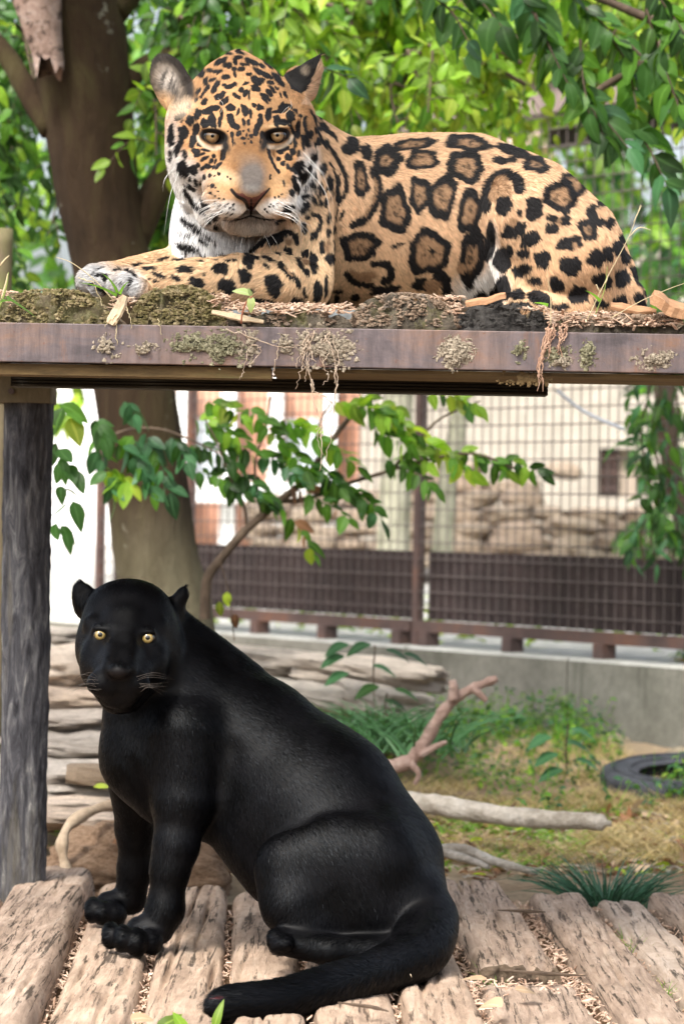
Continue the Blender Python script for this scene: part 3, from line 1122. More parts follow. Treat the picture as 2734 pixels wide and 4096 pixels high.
PD = 6.75
M_MOSSWOOD = noisy_mat('mossy_wood', (.06, .055, .025), (.17, .135, .085), 7, .9, (1, 1, .5), c3=(.16, .17, .06))
a, b = p(50, 2130, PD), p(66, 905, PD)
a[2] = 0.0
post = empty('support_post', (a[0], PD, 0), 'dark ridged bark post at the left holding up the raised platform', 'post')
rough_pole('pole', a, b, r_(54, PD), r_(55, PD), M_BARKPOST, post, 2.2, 72, 200, .16)
lo, hi = p(-40, 922, PD - .06), p(118, 874, PD - .06)
MB().box((lo[0], PD - .07, lo[2]), (hi[0], PD + .07, hi[2] + .03)).build('cap_block', M_MOSSWOOD, post)
bolt = p(27, 898, PD - .07)
MB().tube([bolt + (0, .004, 0), bolt + (0, -.010, 0)], .007, 6).build('bolt', M_RUST, post)

D2 = 8.3
a, b = p(-14, 1680, D2), p(0, 525, D2); a[2] = .1
o = rough_pole('mossy_post', a, b, r_(24, D2), r_(30, D2), M_MOSSWOOD, None, 5.1, 20, 40, .06)
tag(o, 'greenish wooden post at the left edge behind the bark post', 'post')

# ---- log deck
DZ = .143
deck = empty('log_deck', (0, 5.8, 0), 'low deck of weathered half logs laid side by side, under the black panther', 'deck')


def deck_x(dx, D):        # edge given where it leaves the bottom of the picture, followed towards the vanishing point of the logs
    k = (560 + (dx - 560) * 1.0 - 784) / 7000 * 5.105
    return k + (-.032) * (D - 5.105)


LOGM = [log_mat('deck_wood_a', (.23, .155, .11), (.50, .365, .27), (.65, .51, .40), .0),
        log_mat('deck_wood_b', (.19, .135, .10), (.46, .34, .26), (.62, .50, .40), .0, 1.3),
        log_mat('deck_wood_c', (.30, .225, .17), (.52, .41, .325), (.68, .57, .48), .0, .8)]
M_DEND = end_mat('deck_end', (.12, .085, .06), (.32, .24, .17), 0)
half = [(-330, -136, 4.4, 6.75, .0, 1), (-134, 114, 4.3, 7.02, .032, 1), (122, 331, 4.3, 6.95, .004, 0), (338, 534, 4.3, 6.92, .004, 0), (540, 732, 4.3, 6.84, -.002, 0), (737, 948, 4.3, 6.9, .0, 0), (953, 1152, 4.3, 6.95, .004, 0),
        (1172, 1402, 5.72, 7.02, .016, 1), (1158, 1432, 4.3, 5.60, -.006, 1), (1452, 1634, 4.3, 6.86, .012, 1), (1650, 1806, 4.3, 6.80, .004, 2), (1826, 2014, 4.4, 6.9, .010, 1), (2026, 2210, 4.4, 6.8, .0, 0)]
for i, (xa, xb, ya, yb, dz, mi) in enumerate(half):
    x0, x1 = deck_x(xa, ya), deck_x(xb, ya)
    half_log('log', x0, x1, ya, yb, .085, DZ + dz, LOGM[mi], M_DEND, deck, 20.3 + i * 1.7, 40, int((yb - ya) / .022), -.032, .0062 if mi != 1 else .0085, 1.25, .035)
# crumbs and chips of bark lying in the gaps
rs = random.Random(41)
m = MB()
zf = lambda x, y: .112
for xa, xb, ya, yb, n in ((96, 140, 4.8, 6.6, 420), (322, 348, 4.8, 6.7, 300), (526, 548, 4.8, 6.7, 160), (726, 742, 4.8, 6.7, 120), (940, 958, 4.8, 6.7, 120), (1145, 1185, 4.8, 6.9, 420), (1388, 1480, 4.8, 6.9, 900), (1624, 1664, 4.8, 6.8, 420), (1796, 1840, 4.8, 6.8, 260)):
    for _ in range(n):
        y = rs.uniform(ya, yb)
        f = rs.random()
        x = deck_x(xa + (xb - xa) * f, 5.105) - .032 * (y - 5.105)
        chips(m, 1, (x, x, y, y), rs, (.004, .022), lambda a_, b_: .110 + rs.uniform(0, .018), .5)
for _ in range(380):
    y = rs.gauss(5.60, .07); x = deck_x(rs.uniform(1150, 1440), 5.105) - .032 * (y - 5.1)
    chips(m, 1, (x, x, y, y), rs, (.005, .026), lambda a_, b_: .118 + rs.uniform(0, .016), .4)
tag(m.build('bark_crumbs', M_CHIP, deck), kind='stuff')
t = NT('gap_soil')
v0 = t.coords((1, 1, 1))
c = t.ramp(t.noise(v0, 30, 8, .75), [(.3, (.055, .035, .022)), (.5, (.17, .105, .06)), (.72, (.34, .22, .14))])
t.principled(c, .95, .1, t.bump(t.noise(v0, 70, 8, .75), 1, .02))
n1, n2, zs_ = 60, 60, .112
vs = [(-1.1 + 2.3 * i / n1, 4.2 + 2.7 * j / n2, zs_ + .02 * (float(fbm(i * .7, j * .7, 2.2)) - .5)) for j in range(n2 + 1) for i in range(n1 + 1)]
fs = [(j * (n1 + 1) + i, j * (n1 + 1) + i + 1, (j + 1) * (n1 + 1) + i + 1, (j + 1) * (n1 + 1) + i) for j in range(n2) for i in range(n1)]
tag(link('packed_soil', mesh_np('packed_soil', vs, fs), t.m, deck, True), kind='stuff')

# ---- stones stacked behind
t = NT('slab_stone')
v0 = t.coords((1, 1, 1))
c = t.ramp(t.noise(t.coords((1, 1, 3)), 3.4, 9, .7, .4), [(.28, (.33, .285, .25)), (.48, (.58, .53, .48)), (.62, (.74, .68, .62)), (.76, (.64, .52, .42))])
c = t.mix(.5, c, t.ramp(t.noise(v0, 24, 8, .75), [(.3, .4), (.66, 1.15)]), 'MULTIPLY')
oi = t.add('ShaderNodeObjectInfo')
c = t.mix(.8, c, t.ramp(oi.outputs['Random'], [(0, (1.15, .95, .78)), (.35, (1.2, 1.16, 1.1)), (.7, (.8, .76, .72)), (1, (1.2, 1.02, .9))]), 'MULTIPLY')
t.principled(c, .9, .15, t.bump(t.noise(t.coords((1, 1, 2.5)), 12, 9, .75), .9, .03))
M_SLAB = t.m
SLABS = [rock_mesh('slab_shape', 70 + i, 26, 44, .30, .62, 1.0) for i in range(5)]
for me in SLABS: me.materials.append(M_SLAB); me.shade_smooth()
slabs = [  # centre x, y, half width, half height (1568 px), D, depth, tilt, label
    (70, 1462, 150, 26, 9.6, .30, 2, 'long pale flat stone at the top of the stack beside the bark post'),
    (165, 1525, 120, 40, 9.1, .30, -3, 'broad tan stone with a small dark hole, second in the stack by the bark post'),
    (120, 1598, 160, 24, 8.8, .28, 3, 'dark mossy layered stone behind the panther chin'),
    (160, 1648, 135, 20, 8.5, .30, -1, 'pale smooth stone step level with the panther throat'),
    (170, 1704, 140, 32, 8.3, .28, 2, 'rough grey layered stone below the pale step'),
    (120, 1785, 180, 40, 7.9, .38, 0, 'wide flat grey stone under the split wood block'),
    (110, 1850, 190, 34, 7.65, .30, 1, 'lowest flat tan stone beside the foot of the bark post'),
    (640, 1520, 165, 26, 9.8, .30, 6, 'flat pale stone behind the panther shoulders'),
    (850, 1540, 190, 28, 9.5, .28, 5, 'long pale grey slab ending at the concrete wall'),
    (700, 1600, 130, 34, 9.2, .30, 4, 'shadowed mossy boulder below the pale slabs behind the panther back'),
    (880, 1610, 130, 34, 9.1, .26, 9, 'grey weathered slab beside the leafy seedling')]
for i, (x, y, w, h, D, dp, ti, lab) in enumerate(slabs):
    o = bpy.data.objects.new('stone_slab', SLABS[i % 5]); C.objects.link(o)
    o.location = p(x, y, D); o.scale = (r_(w, D), dp, r_(h, D) * 1.08); o.rotation_euler = (0, math.radians(ti), math.radians((i * 37) % 21 - 10))
    tag(o, lab, 'stone', 'stones stacked behind the panther')
# filler boulders that carry the stacks
for i, (x, y, w, h, D) in enumerate(((70, 1640, 190, 170, 9.4), (700, 1650, 240, 70, 9.75))):
    o = bpy.data.objects.new('boulder', SLABS[(i + 2) % 5]); C.objects.link(o)
    o.location = p(x, y, D); o.scale = (r_(w, D), .28, r_(h, D))
    tag(o, ('big grey boulder at the back of the stack behind the bark post', 'big shaded boulder carrying the pale slabs behind the panther back')[i], 'boulder')

# split block of wood
blk = rock_mesh('wood_block', 90, 8, 12, .12, .95)
blk.materials.append(log_mat('split_wood', (.16, .12, .09), (.36, .27, .19), (.55, .45, .34), 0, 1.2))
o = link('wood_block', blk); o.location = p(215, 1777, 7.6); o.scale = (r_(70, 7.6), .07, r_(23, 7.6)); o.rotation_euler = (0, math.radians(1), math.radians(80) * 0)
tag(o, 'small split block of wood lying on the flat grey stone', 'wood block')

# mound of earth with a root curling round it
M_MOUND = noisy_mat('brown_earth', (.13, .075, .04), (.34, .22, .14), 14, .95, c3=(.42, .31, .22), bump=.9, bdist=.02)
mm = rock_mesh('earth_mound', 77, 30, 50, .5, .1, 1.6)
mm.materials.append(M_MOUND); mm.shade_smooth()
o = link('earth_mound', mm); o.location = p(330, 1990, 7.3); o.scale = (r_(210, 7.3), .2, r_(100, 7.3)); tag(o, kind='structure')
M_ROOT = noisy_mat('pale_root', (.24, .17, .11), (.46, .37, .27), 18, .9, (1, 1, 1))
q = spline([p(*v) for v in ((300, 1838, 7.25), (215, 1858, 7.2), (158, 1895, 7.15), (143, 1945, 7.12), (152, 1995, 7.1), (160, 2030, 7.1))], 26)
tag(MB().tube(q, [r_(13 + 3 * math.sin(i), 7.2) for i in range(26)], 10, True, .1).build('tree_root', M_ROOT, None, True), 'pale root curling round the brown earth mound left of the panther legs', 'root')

# ---- dead branch, fallen pole, driftwood
M_BRANCH = noisy_mat('pink_branch', (.27, .165, .13), (.48, .33, .275), 22, .85, c3=(.60, .46, .40), bump=1.0, bdist=.02)
M_PALEWOOD = noisy_mat('pale_dead_wood', (.27, .225, .17), (.58, .52, .44), 15, .88, (1, 1, 1), c3=(.70, .65, .58), bump=1.0, bdist=.02)
DB = 8.2
br = empty('dead_branch', p(880, 1765, DB), 'forked pinkish dead branch leaning up to the right behind the panther back', 'branch')
q = spline([p(x, y, DB) for x, y in ((780, 1770), (870, 1762), (935, 1748), (975, 1700), (1010, 1640), (1050, 1598), (1100, 1572), (1140, 1556))], 30)
rr = [r_(20 - 11 * i / 29 + (2.0 * math.sin(i * 1.9)), DB) for i in range(30)]
MB().tube(q, rr, 12, True, .05).build('limb', M_BRANCH, br, True)
for pts, w0, w1 in (([(1038, 1608), (1040, 1580), (1036, 1560)], 13, 9), ([(1085, 1580), (1105, 1598), (1115, 1608)], 9, 6), ([(960, 1735), (1000, 1712), (1025, 1702)], 9, 5), ([(940, 1750), (960, 1775), (950, 1800)], 9, 5)):
    q = spline([p(x, y, DB - .02) for x, y in pts], 8)
    MB().tube(q, [r_(w0 + (w1 - w0) * i / 7, DB) for i in range(8)], 9, True, .06).build('twig', M_BRANCH, br, True)
q = spline([p(*v) for v in ((830, 1850, 7.95), (920, 1838, 7.9), (1010, 1848, 7.85), (1130, 1868, 7.8), (1250, 1880, 7.75), (1345, 1884, 7.7), (1400, 1890, 7.68))], 34)
o = MB().tube(q, [r_(25 - 6 * abs(i - 12) / 17 - (11 if i > 31 else 0), 7.8) for i in range(34)], 14, True, .10).build('fallen_pole', M_PALEWOOD, None, True)
tag(o, 'long pale barkless pole lying on the grass right of the panther', 'log')
q = spline([p(*v) for v in ((985, 1958, 7.35), (1060, 1950, 7.3), (1130, 1975, 7.25), (1230, 2002, 7.2))], 18)
m = MB().tube(q, [r_(17 - 9 * i / 17, 7.3) for i in range(18)], 9, True, .12)
q = spline([p(*v) for v in ((1010, 1952, 7.33), (1075, 1972, 7.22), (1120, 1990, 7.18))], 10)
m.tube(q, [r_(12 - 6 * i / 9, 7.3) for i in range(10)], 8, True, .12)
tag(m.build('driftwood', M_PALEWOOD, None, True), 'twisted grey piece of dead wood on the leaf litter just behind the deck', 'dead wood')

# ---- tyre lying on the grass
DT = 8.95
R = r_(225, DT)
cx = p(1600, 1800, DT); cz = p(1500, 1852, DT - R * .9)[2]
TILT = .10
tyre = empty('tyre', (cx[0], cx[1], cz), 'black worn tyre lying flat on the grass below the concrete wall', 'tyre')
M_TYRE = noisy_mat('tyre_rubber', (.022, .024, .030), (.075, .08, .095), 16, .7, spec=.4, bump=.5, bdist=.004)
prof = [(.60, .02), (.62, .0), (.80, -.0), (.93, .01), (.985, .06), (1.0, .14), (1.0, .40), (.985, .50), (.93, .55), (.82, .57), (.68, .53), (.615, .50), (.60, .47), (.63, .44), (.80, .48), (.90, .44), (.93, .28), (.90, .10), (.80, .06), (.63, .07)]
n = 64
vs, fs = [], []
for i in range(n):
    a = 2 * math.pi * i / n
    for j, (rr_, zz) in enumerate(prof):
        w = 1 - (.012 if (5 <= j <= 6 and i % 2) else 0)
        vs.append((cx[0] + R * rr_ * w * math.cos(a), cx[1] + R * rr_ * w * math.sin(a), cz + zz * R * .55 + TILT * R * rr_ * math.sin(a)))
k = len(prof)
for i in range(n):
    for j in range(k):
        i2, j2 = (i + 1) % n, (j + 1) % k
        fs.append((i * k + j, i2 * k + j, i2 * k + j2, i * k + j2))
me = mesh_np('tread', vs, fs)
bmm = bmesh.new(); bmm.from_mesh(me); bmesh.ops.recalc_face_normals(bmm, faces=bmm.faces); bmm.to_mesh(me); bmm.free()
link('tyre_body', me, M_TYRE, tyre, True)
m = MB()
for rad_, zz in ((.70, .545), (.86, .572)):
    q = [(cx[0] + R * rad_ * math.cos(2 * math.pi * i / 48), cx[1] + R * rad_ * math.sin(2 * math.pi * i / 48), cz + zz * R * .55 + TILT * R * rad_ * math.sin(2 * math.pi * i / 48)) for i in range(49)]
    m.tube(q, .004, 5, False)
m.build('sidewall_rib', M_TYRE, tyre, True)
# ------------------------------------------------------------------ the spotted jaguar lying on the platform
t = NT('coat')
_at = t.add('ShaderNodeAttribute', attribute_name='coat')
t.principled(_at.outputs['Color'], .75, .15)
M_SKIN = t.m
t = NT('fur')
_at = t.add('ShaderNodeAttribute', attribute_name='coat')
t.principled(_at.outputs['Color'], .55, .22)
M_FUR = t.m
M_WHISKER = plain_mat('whisker', (.85, .83, .8), .4, .4)


def jaguar_sdf():
    s = Sdf(p(150, 740, 5.8) + (0, -.36, -.03), (p(1530, 60, 5.9)[0], 6.36, p(700, 90, 5.9)[2]), .0032)
    # trunk
    s.chain([(770, 522, 6.05, 185), (960, 518, 6.07, 190), (1090, 522, 6.06, 190), (1200, 548, 6.05, 172)], .05)
    s.pc((1200, 548, 6.04, 168), (1300, 594, 6.02, 126), .05)
    s.pc((1300, 592, 6.0, 128), (1372, 650, 5.97, 88), .05)
    # neck and chest
    s.pc((600, 335, 5.96, 128), (745, 478, 6.02, 172), .04)
    s.pc((520, 430, 5.93, 108), (515, 545, 5.91, 112), .04)
    s.pc((515, 545, 5.93, 108), (720, 560, 6.0, 120), .05)
    # shoulder, near foreleg
    s.pc((690, 440, 5.87, 76), (704, 640, 5.77, 60), .012)
    s.pe(650, 600, 5.80, 70, 75, 60, .02)
    s.chain([(704, 655, 5.73, 56), (640, 645, 5.71, 62), (550, 645, 5.69, 60), (450, 650, 5.67, 54), (385, 652, 5.66, 47), (330, 650, 5.655, 42)], .012)
    # far foreleg
    s.pc((440, 600, 5.92, 44), (270, 634, 5.80, 34), .02)
    # near paw
    for x, y, D, rr in ((300, 652, 5.63, 26), (322, 664, 5.61, 24), (283, 646, 5.66, 24), (270, 655, 5.69, 22)):
        s.pe(x, y, D, rr, rr * 1.0, rr * 1.3, .008)
    # far paw
    for x, y, D, rr in ((205, 642, 5.76, 27), (232, 650, 5.735, 28), (222, 632, 5.78, 27), (262, 640, 5.75, 28), (248, 628, 5.79, 26)):
        s.pe(x, y, D, rr, rr, rr * 1.4, .010)
    # haunch: thigh, shin, hind foot
    s.pc((1213, 486, 5.785, 107), (1300, 600, 5.785, 120), .008)
    s.pe(1330, 610, 5.86, 105, 100, 80, .04)
    s.pc((1165, 590, 5.80, 46), (1195, 690, 5.77, 40), .015)
    s.pc((1165, 700, 5.72, 28), (1330, 708, 5.74, 36), .012)
    s.pc((1350, 690, 5.78, 60), (1420, 690, 5.85, 60), .03)
    ar = [(1190, 366), (1140, 384), (1104, 428), (1094, 500), (1108, 580)]
    for a, b in zip(ar[:-1], ar[1:]): s.pc(a + (5.835, 13), b + (5.835, 13), .012, 'sub')
    # spine ridge and flank folds
    s.pc((850, 350, 6.05, 16), (1090, 346, 6.06, 18), .05)
    s.pc((806, 420, 5.86, 10), (790, 600, 5.84, 14), .025, 'sub')
    s.pc((1095, 440, 5.87, 10), (1118, 640, 5.86, 14), .02, 'sub')
    # head
    s.pe(552, 292, 5.83, 146, 138, 138, .03)
    s.pe(547, 226, 5.86, 97, 96, 110, .04)
    s.pe(437, 285, 5.86, 54, 66, 70, .04)
    s.pe(668, 282, 5.86, 52, 66, 70, .04)
    s.pc((546, 142, 5.86, 14), (548, 220, 5.80, 40), .04)
    s.pe(450, 345, 5.81, 68, 86, 80, .03)
    s.pe(652, 352, 5.82, 69, 86, 80, .03)
    s.pe(458, 425, 5.82, 52, 60, 65, .03)
    s.pe(668, 430, 5.83, 50, 58, 65, .03)
    s.pc((495, 480, 5.77, 46), (635, 478, 5.77, 46), .03)
    s.pc((524, 294, 5.695, 11), (452, 277, 5.745, 15), .025)
    s.pc((600, 294, 5.695, 11), (672, 275, 5.75, 15), .025)
    s.pe(470, 378, 5.735, 58, 52, 48, .035)
    s.pe(656, 376, 5.74, 52, 52, 48, .035)
    for a in (-22, 22):
        s.pc((562 + a, 262, 5.735, 32), (565 + a, 330, 5.695, 32), .03)
        s.pc((565 + a, 330, 5.695, 32), (575 + a * 1.0, 420, 5.605, 29), .022)
    s.pe(508, 425, 5.665, 44, 46, 48, .035)
    s.pe(646, 420, 5.67, 40, 46, 48, .035)
    s.pe(517, 460, 5.615, 54, 43, 44, .02)
    s.pe(630, 459, 5.62, 49, 43, 44, .02)
    s.pe(577, 440, 5.578, 36, 24, 30, .014)
    s.pe(573, 510, 5.69, 60, 27, 40, .03)
    # nostrils, philtrum, mouth line
    s.pc((545, 446, 5.545, 5), (560, 458, 5.54, 6), .008, 'sub')
    s.pc((608, 446, 5.545, 5), (594, 458, 5.54, 6), .008, 'sub')
    s.pc((577, 468, 5.548, 2.5), (576, 497, 5.562, 3.5), .006, 'sub')
    mp = [(515, 500, 5.60), (545, 500, 5.575), (577, 494, 5.57), (610, 498, 5.58), (640, 497, 5.61)]
    for a, b in zip(mp[:-1], mp[1:]): s.pc(a + (2.6,), b + (2.6,), .007, 'sub')
    # eye sockets, lids and the almond opening
    for ex, ey, sg in ((487.5, 312, 1), (636, 310, -1)):
        s.pe(ex, ey, 5.680, 25, 15, 20, .02, 0, 'sub')
        s.pe(ex, ey, 5.713, 26, 25, 25, .010)
        s.pe(ex - sg * 2, ey - 17, 5.692, 30, 10, 18, .010, 8 * sg)
        s.pe(ex, ey + 2.5, 5.690, 25, 9.6, 24, .003, 11 * sg, 'sub')
        s.pc((ex + sg * 22, ey + 8, 5.692, 5), (ex + sg * 29, ey + 15, 5.688, 3), .006, 'sub')
    # ears
    s.pe(392, 188, 5.90, 42, 66, 24, .02, -24)
    s.pe(384, 184, 5.868, 31, 52, 22, .008, -24, 'sub')
    s.pc((418, 225, 5.90, 40), (440, 245, 5.88, 40), .02)
    s.pe(682, 195, 5.90, 38, 42, 24, .015, 30)
    s.chain([(690, 208, 5.90, 32), (712, 165, 5.895, 21), (732, 127, 5.89, 4)], .012)
    s.smooth(2)
    return s


# ---- the coat: every mark as it lies on the animal
MARKS, TRANS = [], {}
FRAMES = {'A': (.4464, 600, 180), 'B': (.4145, 640, 480), 'C': (.3189, 1000, 700), 'D': (.523, 280, 960), 'E': (.9783, 1200, 450)}
BLACK, CORE = (.0125, .0115, .0125), (.33, .20, .115)


def _fr(fr, x, y):
    k, ox, oy = FRAMES[fr]
    return x * k + ox, y * k + oy, k


def blobs(fr, L, col=BLACK, soft=2.6):
    for q in L:
        x, y, rx, ry = q[:4]; a = q[4] if len(q) > 4 else 0
        X, Y, k = _fr(fr, x, y)
        g = {'A': 1.2, 'B': 1.17, 'C': 1.05, 'D': 1.06, 'E': 1.0}[fr]; rx *= g; ry *= g
        if fr == 'B' and 270 < y < 520 and max(rx, ry) < 46: rx *= 1.25; ry *= 1.25
        MARKS.append(('b', X, Y, rx * k, ry * k, math.radians(a), col, soft))


def rings(fr, L):
    """Dark rosettes with a browner core."""
    for q in L:
        x, y, rx, ry, a, th = q
        g = 1.0
        th = min(.62, th * 1.04)
        blobs(fr, [(x, y, rx * g, ry * g, a)])
        blobs(fr, [(x, y, rx * th, ry * th, a)], CORE, 9)
        rq = random.Random(int(x * 3 + y))
        blobs(fr, [(x + rq.gauss(0, rx * th * .35), y + rq.gauss(0, ry * th * .35), rq.uniform(3, 8), rq.uniform(3, 6), rq.uniform(0, 180)) for _ in range(int(rx * ry / 500))], (.07, .045, .03), 5)


def strokes(fr, L, col=BLACK):
    for pts, w in L:
        k = FRAMES[fr][0] * (1.15 if fr in 'AB' else 1.0)
        q = [_fr(fr, *xy)[:2] for xy in pts]
        q = spline(q, max(4, 4 * len(q)))
        for i in range(len(q) - 1):
            MARKS.append(('s', q[i], q[i + 1], w * k / 2, col))


# flank
rings('E', [(460, 132, 92, 25, -8, .45), (685, 125, 98, 34, 8, .38), (352, 198, 58, 65, 20, .36), (498, 195, 70, 41, -3, .52), (677, 220, 77, 66, 25, .52),
            (960, 212, 52, 34, 15, .3), (1115, 292, 60, 42, 35, .5), (248, 275, 29, 82, -5, .42), (388, 400, 62, 100, -5, .52), (487, 335, 44, 74, 0, .5),
            (580, 345, 56, 95, 14, .52), (692, 405, 48, 90, 8, .5), (243, 548, 80, 62, -10, .52), (525, 572, 86, 92, 10, .62), (700, 600, 50, 112, 8, .42),
            (1063, 345, 72, 62, 30, .5), (1175, 480, 40, 50, -20, .35)])
blobs('E', [(870, 155, 75, 21, 18), (205, 140, 34, 40, 40), (270, 165, 22, 35, -20), (835, 195, 50, 19, -8), (1150, 285, 20, 10, 40), (540, 570, 11, 12),
            (400, 545, 30, 9, -15), (490, 705, 32, 28), (575, 680, 40, 30), (600, 722, 25, 26), (345, 725, 65, 20, -10), (225, 758, 22, 12), (630, 775, 28, 14),
            (735, 757, 35, 20, -10), (715, 500, 22, 46), (775, 530, 24, 80, 5), (830, 600, 38, 55, 10), (830, 720, 34, 50, -15), (800, 755, 30, 40)])
blobs('E', [(540, 712, 34, 26), (660, 640, 20, 20), (250, 668, 66, 24), (870, 470, 34, 34), (1055, 450, 22, 20), (920, 545, 24, 24)], CORE, 6)
strokes('E', [([(300, 240), (322, 300), (308, 370), (262, 436), (215, 462)], 34), ([(185, 662), (230, 700), (290, 706)], 24), ([(300, 618), (358, 622), (372, 668), (342, 690)], 30),
              ([(755, 390), (765, 310), (812, 258), (878, 268), (898, 312)], 46)])
strokes('E', [([(304, 270), (312, 320), (295, 375), (262, 420)], 9)], CORE)
blobs('E', [(820, 318, 44, 56, 15)], CORE, 6)
# thigh
_th = [(830, 382, 35, 44, 20), (955, 395, 41, 52), (895, 410, 13, 14), (845, 490, 26, 34, 20), (890, 480, 28, 44, 45), (1030, 472, 29, 24), (1085, 440, 26, 24, 20),
            (1030, 433, 25, 17), (1190, 410, 24, 37), (1220, 450, 22, 25), (1225, 375, 20, 20), (1262, 450, 20, 28, 30), (940, 520, 50, 36, -25), (912, 580, 29, 23),
            (990, 605, 40, 42), (1100, 535, 58, 33, -5), (1105, 627, 52, 41, 5), (1205, 598, 42, 38, 25), (1255, 585, 24, 35, -20), (1295, 552, 30, 36, 30), (1327, 592, 20, 34, -20),
            (905, 650, 42, 29, -15), (1050, 706, 30, 40, -30), (960, 690, 34, 17, 10), (1235, 690, 44, 36, 15), (1315, 680, 36, 43), (1375, 668, 20, 54, -20), (1410, 715, 12, 40),
            (1135, 750, 47, 42), (980, 762, 60, 30, 25), (1225, 782, 32, 20), (1305, 778, 35, 36), (1388, 768, 24, 40, -20), (1318, 515, 16, 30, -15), (890, 745, 30, 26), (900, 790, 50, 18), (1060, 800, 40, 18)]
blobs('E', [(q[0], q[1], q[2] * .92, q[3] * .92) + tuple(q[4:]) for q in _th])
blobs('E', [(1122, 545, 10, 14)], CORE, 4)
# shoulder and near foreleg
strokes('C', [([(10, 950), (150, 850), (320, 765), (460, 722), (550, 752), (580, 850)], 70), ([(790, 505), (872, 540), (880, 615), (830, 700), (800, 762)], 62),
              ([(605, 1060), (645, 1150), (712, 1250)], 60), ([(370, 1110), (450, 1205), (540, 1295), (605, 1370)], 82), ([(1055, 820), (1052, 960)], 22),
              ([(1130, 0), (1112, 100), (1098, 200), (1112, 330)], 40), ([(1215, 0), (1205, 120), (1175, 230), (1130, 295)], 40), ([(1076, 0), (1080, 220)], 22)])
blobs('C', [(330, 812, 130, 46, -30), (465, 955, 62, 48, 42), (340, 985, 45, 16, 20), (680, 422, 78, 50, -38), (565, 565, 40, 38), (685, 665, 37, 85, -10), (720, 535, 33, 27),
            (800, 760, 44, 62, 10), (990, 540, 28, 75, 5), (1082, 500, 14, 120), (1060, 690, 34, 60), (975, 735, 35, 68), (900, 915, 35, 82), (1000, 1040, 66, 72, -20), (690, 990, 55, 55),
            (800, 1100, 50, 126, -5), (715, 1235, 34, 55, -20), (290, 1380, 104, 140, -22), (200, 1130, 32, 56, -35), (840, 1470, 56, 146, 5), (943, 1400, 26, 146, 4), (698, 1480, 26, 76, -14),
            (600, 1625, 95, 90, 10), (170, 1625, 172, 76, 8), (230, 1045, 104, 26, 25), (50, 1020, 70, 17, 25), (15, 1110, 35, 60), (710, 175, 18, 15), (705, 222, 20, 15), (680, 320, 30, 13),
            (760, 280, 18, 15), (800, 340, 24, 60, -10), (880, 360, 35, 46, 20), (950, 350, 26, 60, 10), (1015, 70, 18, 40, 20), (920, 230, 18, 40), (870, 130, 28, 50, 30), (970, 170, 17, 60, 25),
            (820, 230, 14, 30), (1030, 260, 12, 80, 20), (1108, 300, 28, 50), (1150, 510, 24, 70, 15), (1090, 1470, 60, 24, -10), (1080, 1580, 34, 70), (985, 1630, 12, 60)])
blobs('C', [(700, 1085, 42, 60), (965, 900, 40, 80), (470, 830, 56, 36, 20)], CORE, 6)
strokes('C', [([(430, 1150), (480, 1210), (540, 1280)], 18)], CORE)
blobs('D', [(885, 222, 62, 27), (1150, 222, 58, 40, 5), (1335, 275, 45, 58, -20), (1365, 170, 48, 38, 20), (970, 325, 60, 41, 25), (812, 288, 43, 21, 30), (1200, 352, 68, 55, 10),
            (678, 270, 58, 21, 15), (605, 220, 55, 15, -3), (715, 145, 40, 12, -10), (840, 150, 55, 10, -5), (1000, 165, 25, 8), (1015, 130, 28, 10, 10), (520, 190, 45, 11, -5), (1205, 165, 18, 12),
            (1250, 158, 20, 16), (1120, 150, 14, 7), (1025, 262, 9, 11), (1155, 120, 50, 8), (1380, 125, 60, 15, 15), (1100, 420, 25, 14), (1375, 395, 30, 16), (1220, 490, 50, 22, 20), (605, 305, 22, 9),
            (660, 322, 25, 13), (455, 335, 17, 48, 10), (270, 285, 27, 28, -20), (355, 225, 28, 11), (210, 275, 28, 13), (240, 378, 45, 20, 10), (395, 330, 8, 12), (170, 340, 25, 16), (900, 65, 98, 25, 20), (875, 105, 30, 10)])
strokes('D', [([(420, 235), (470, 240), (500, 278)], 26), ([(170, 265), (200, 235), (260, 215)], 10), ([(330, 380), (300, 400)], 12)])
# throat
strokes('B', [([(235, 690), (300, 780), (370, 850), (420, 890)], 34), ([(215, 970), (300, 1035), (390, 1080)], 46), ([(400, 1080), (480, 1150), (540, 1206)], 18), ([(350, 970), (430, 1030)], 15),
              ([(385, 1145), (450, 1200)], 30), ([(240, 620), (330, 682)], 40), ([(400, 760), (430, 900), (500, 980)], 20)])
blobs('B', [(270, 890, 24, 12, 40), (275, 1130, 34, 11, 10), (190, 1110, 22, 8, 30), (445, 835, 33, 26, 20), (535, 935, 44, 30, 20), (545, 1030, 30, 18, 30), (470, 985, 28, 16, 40)])
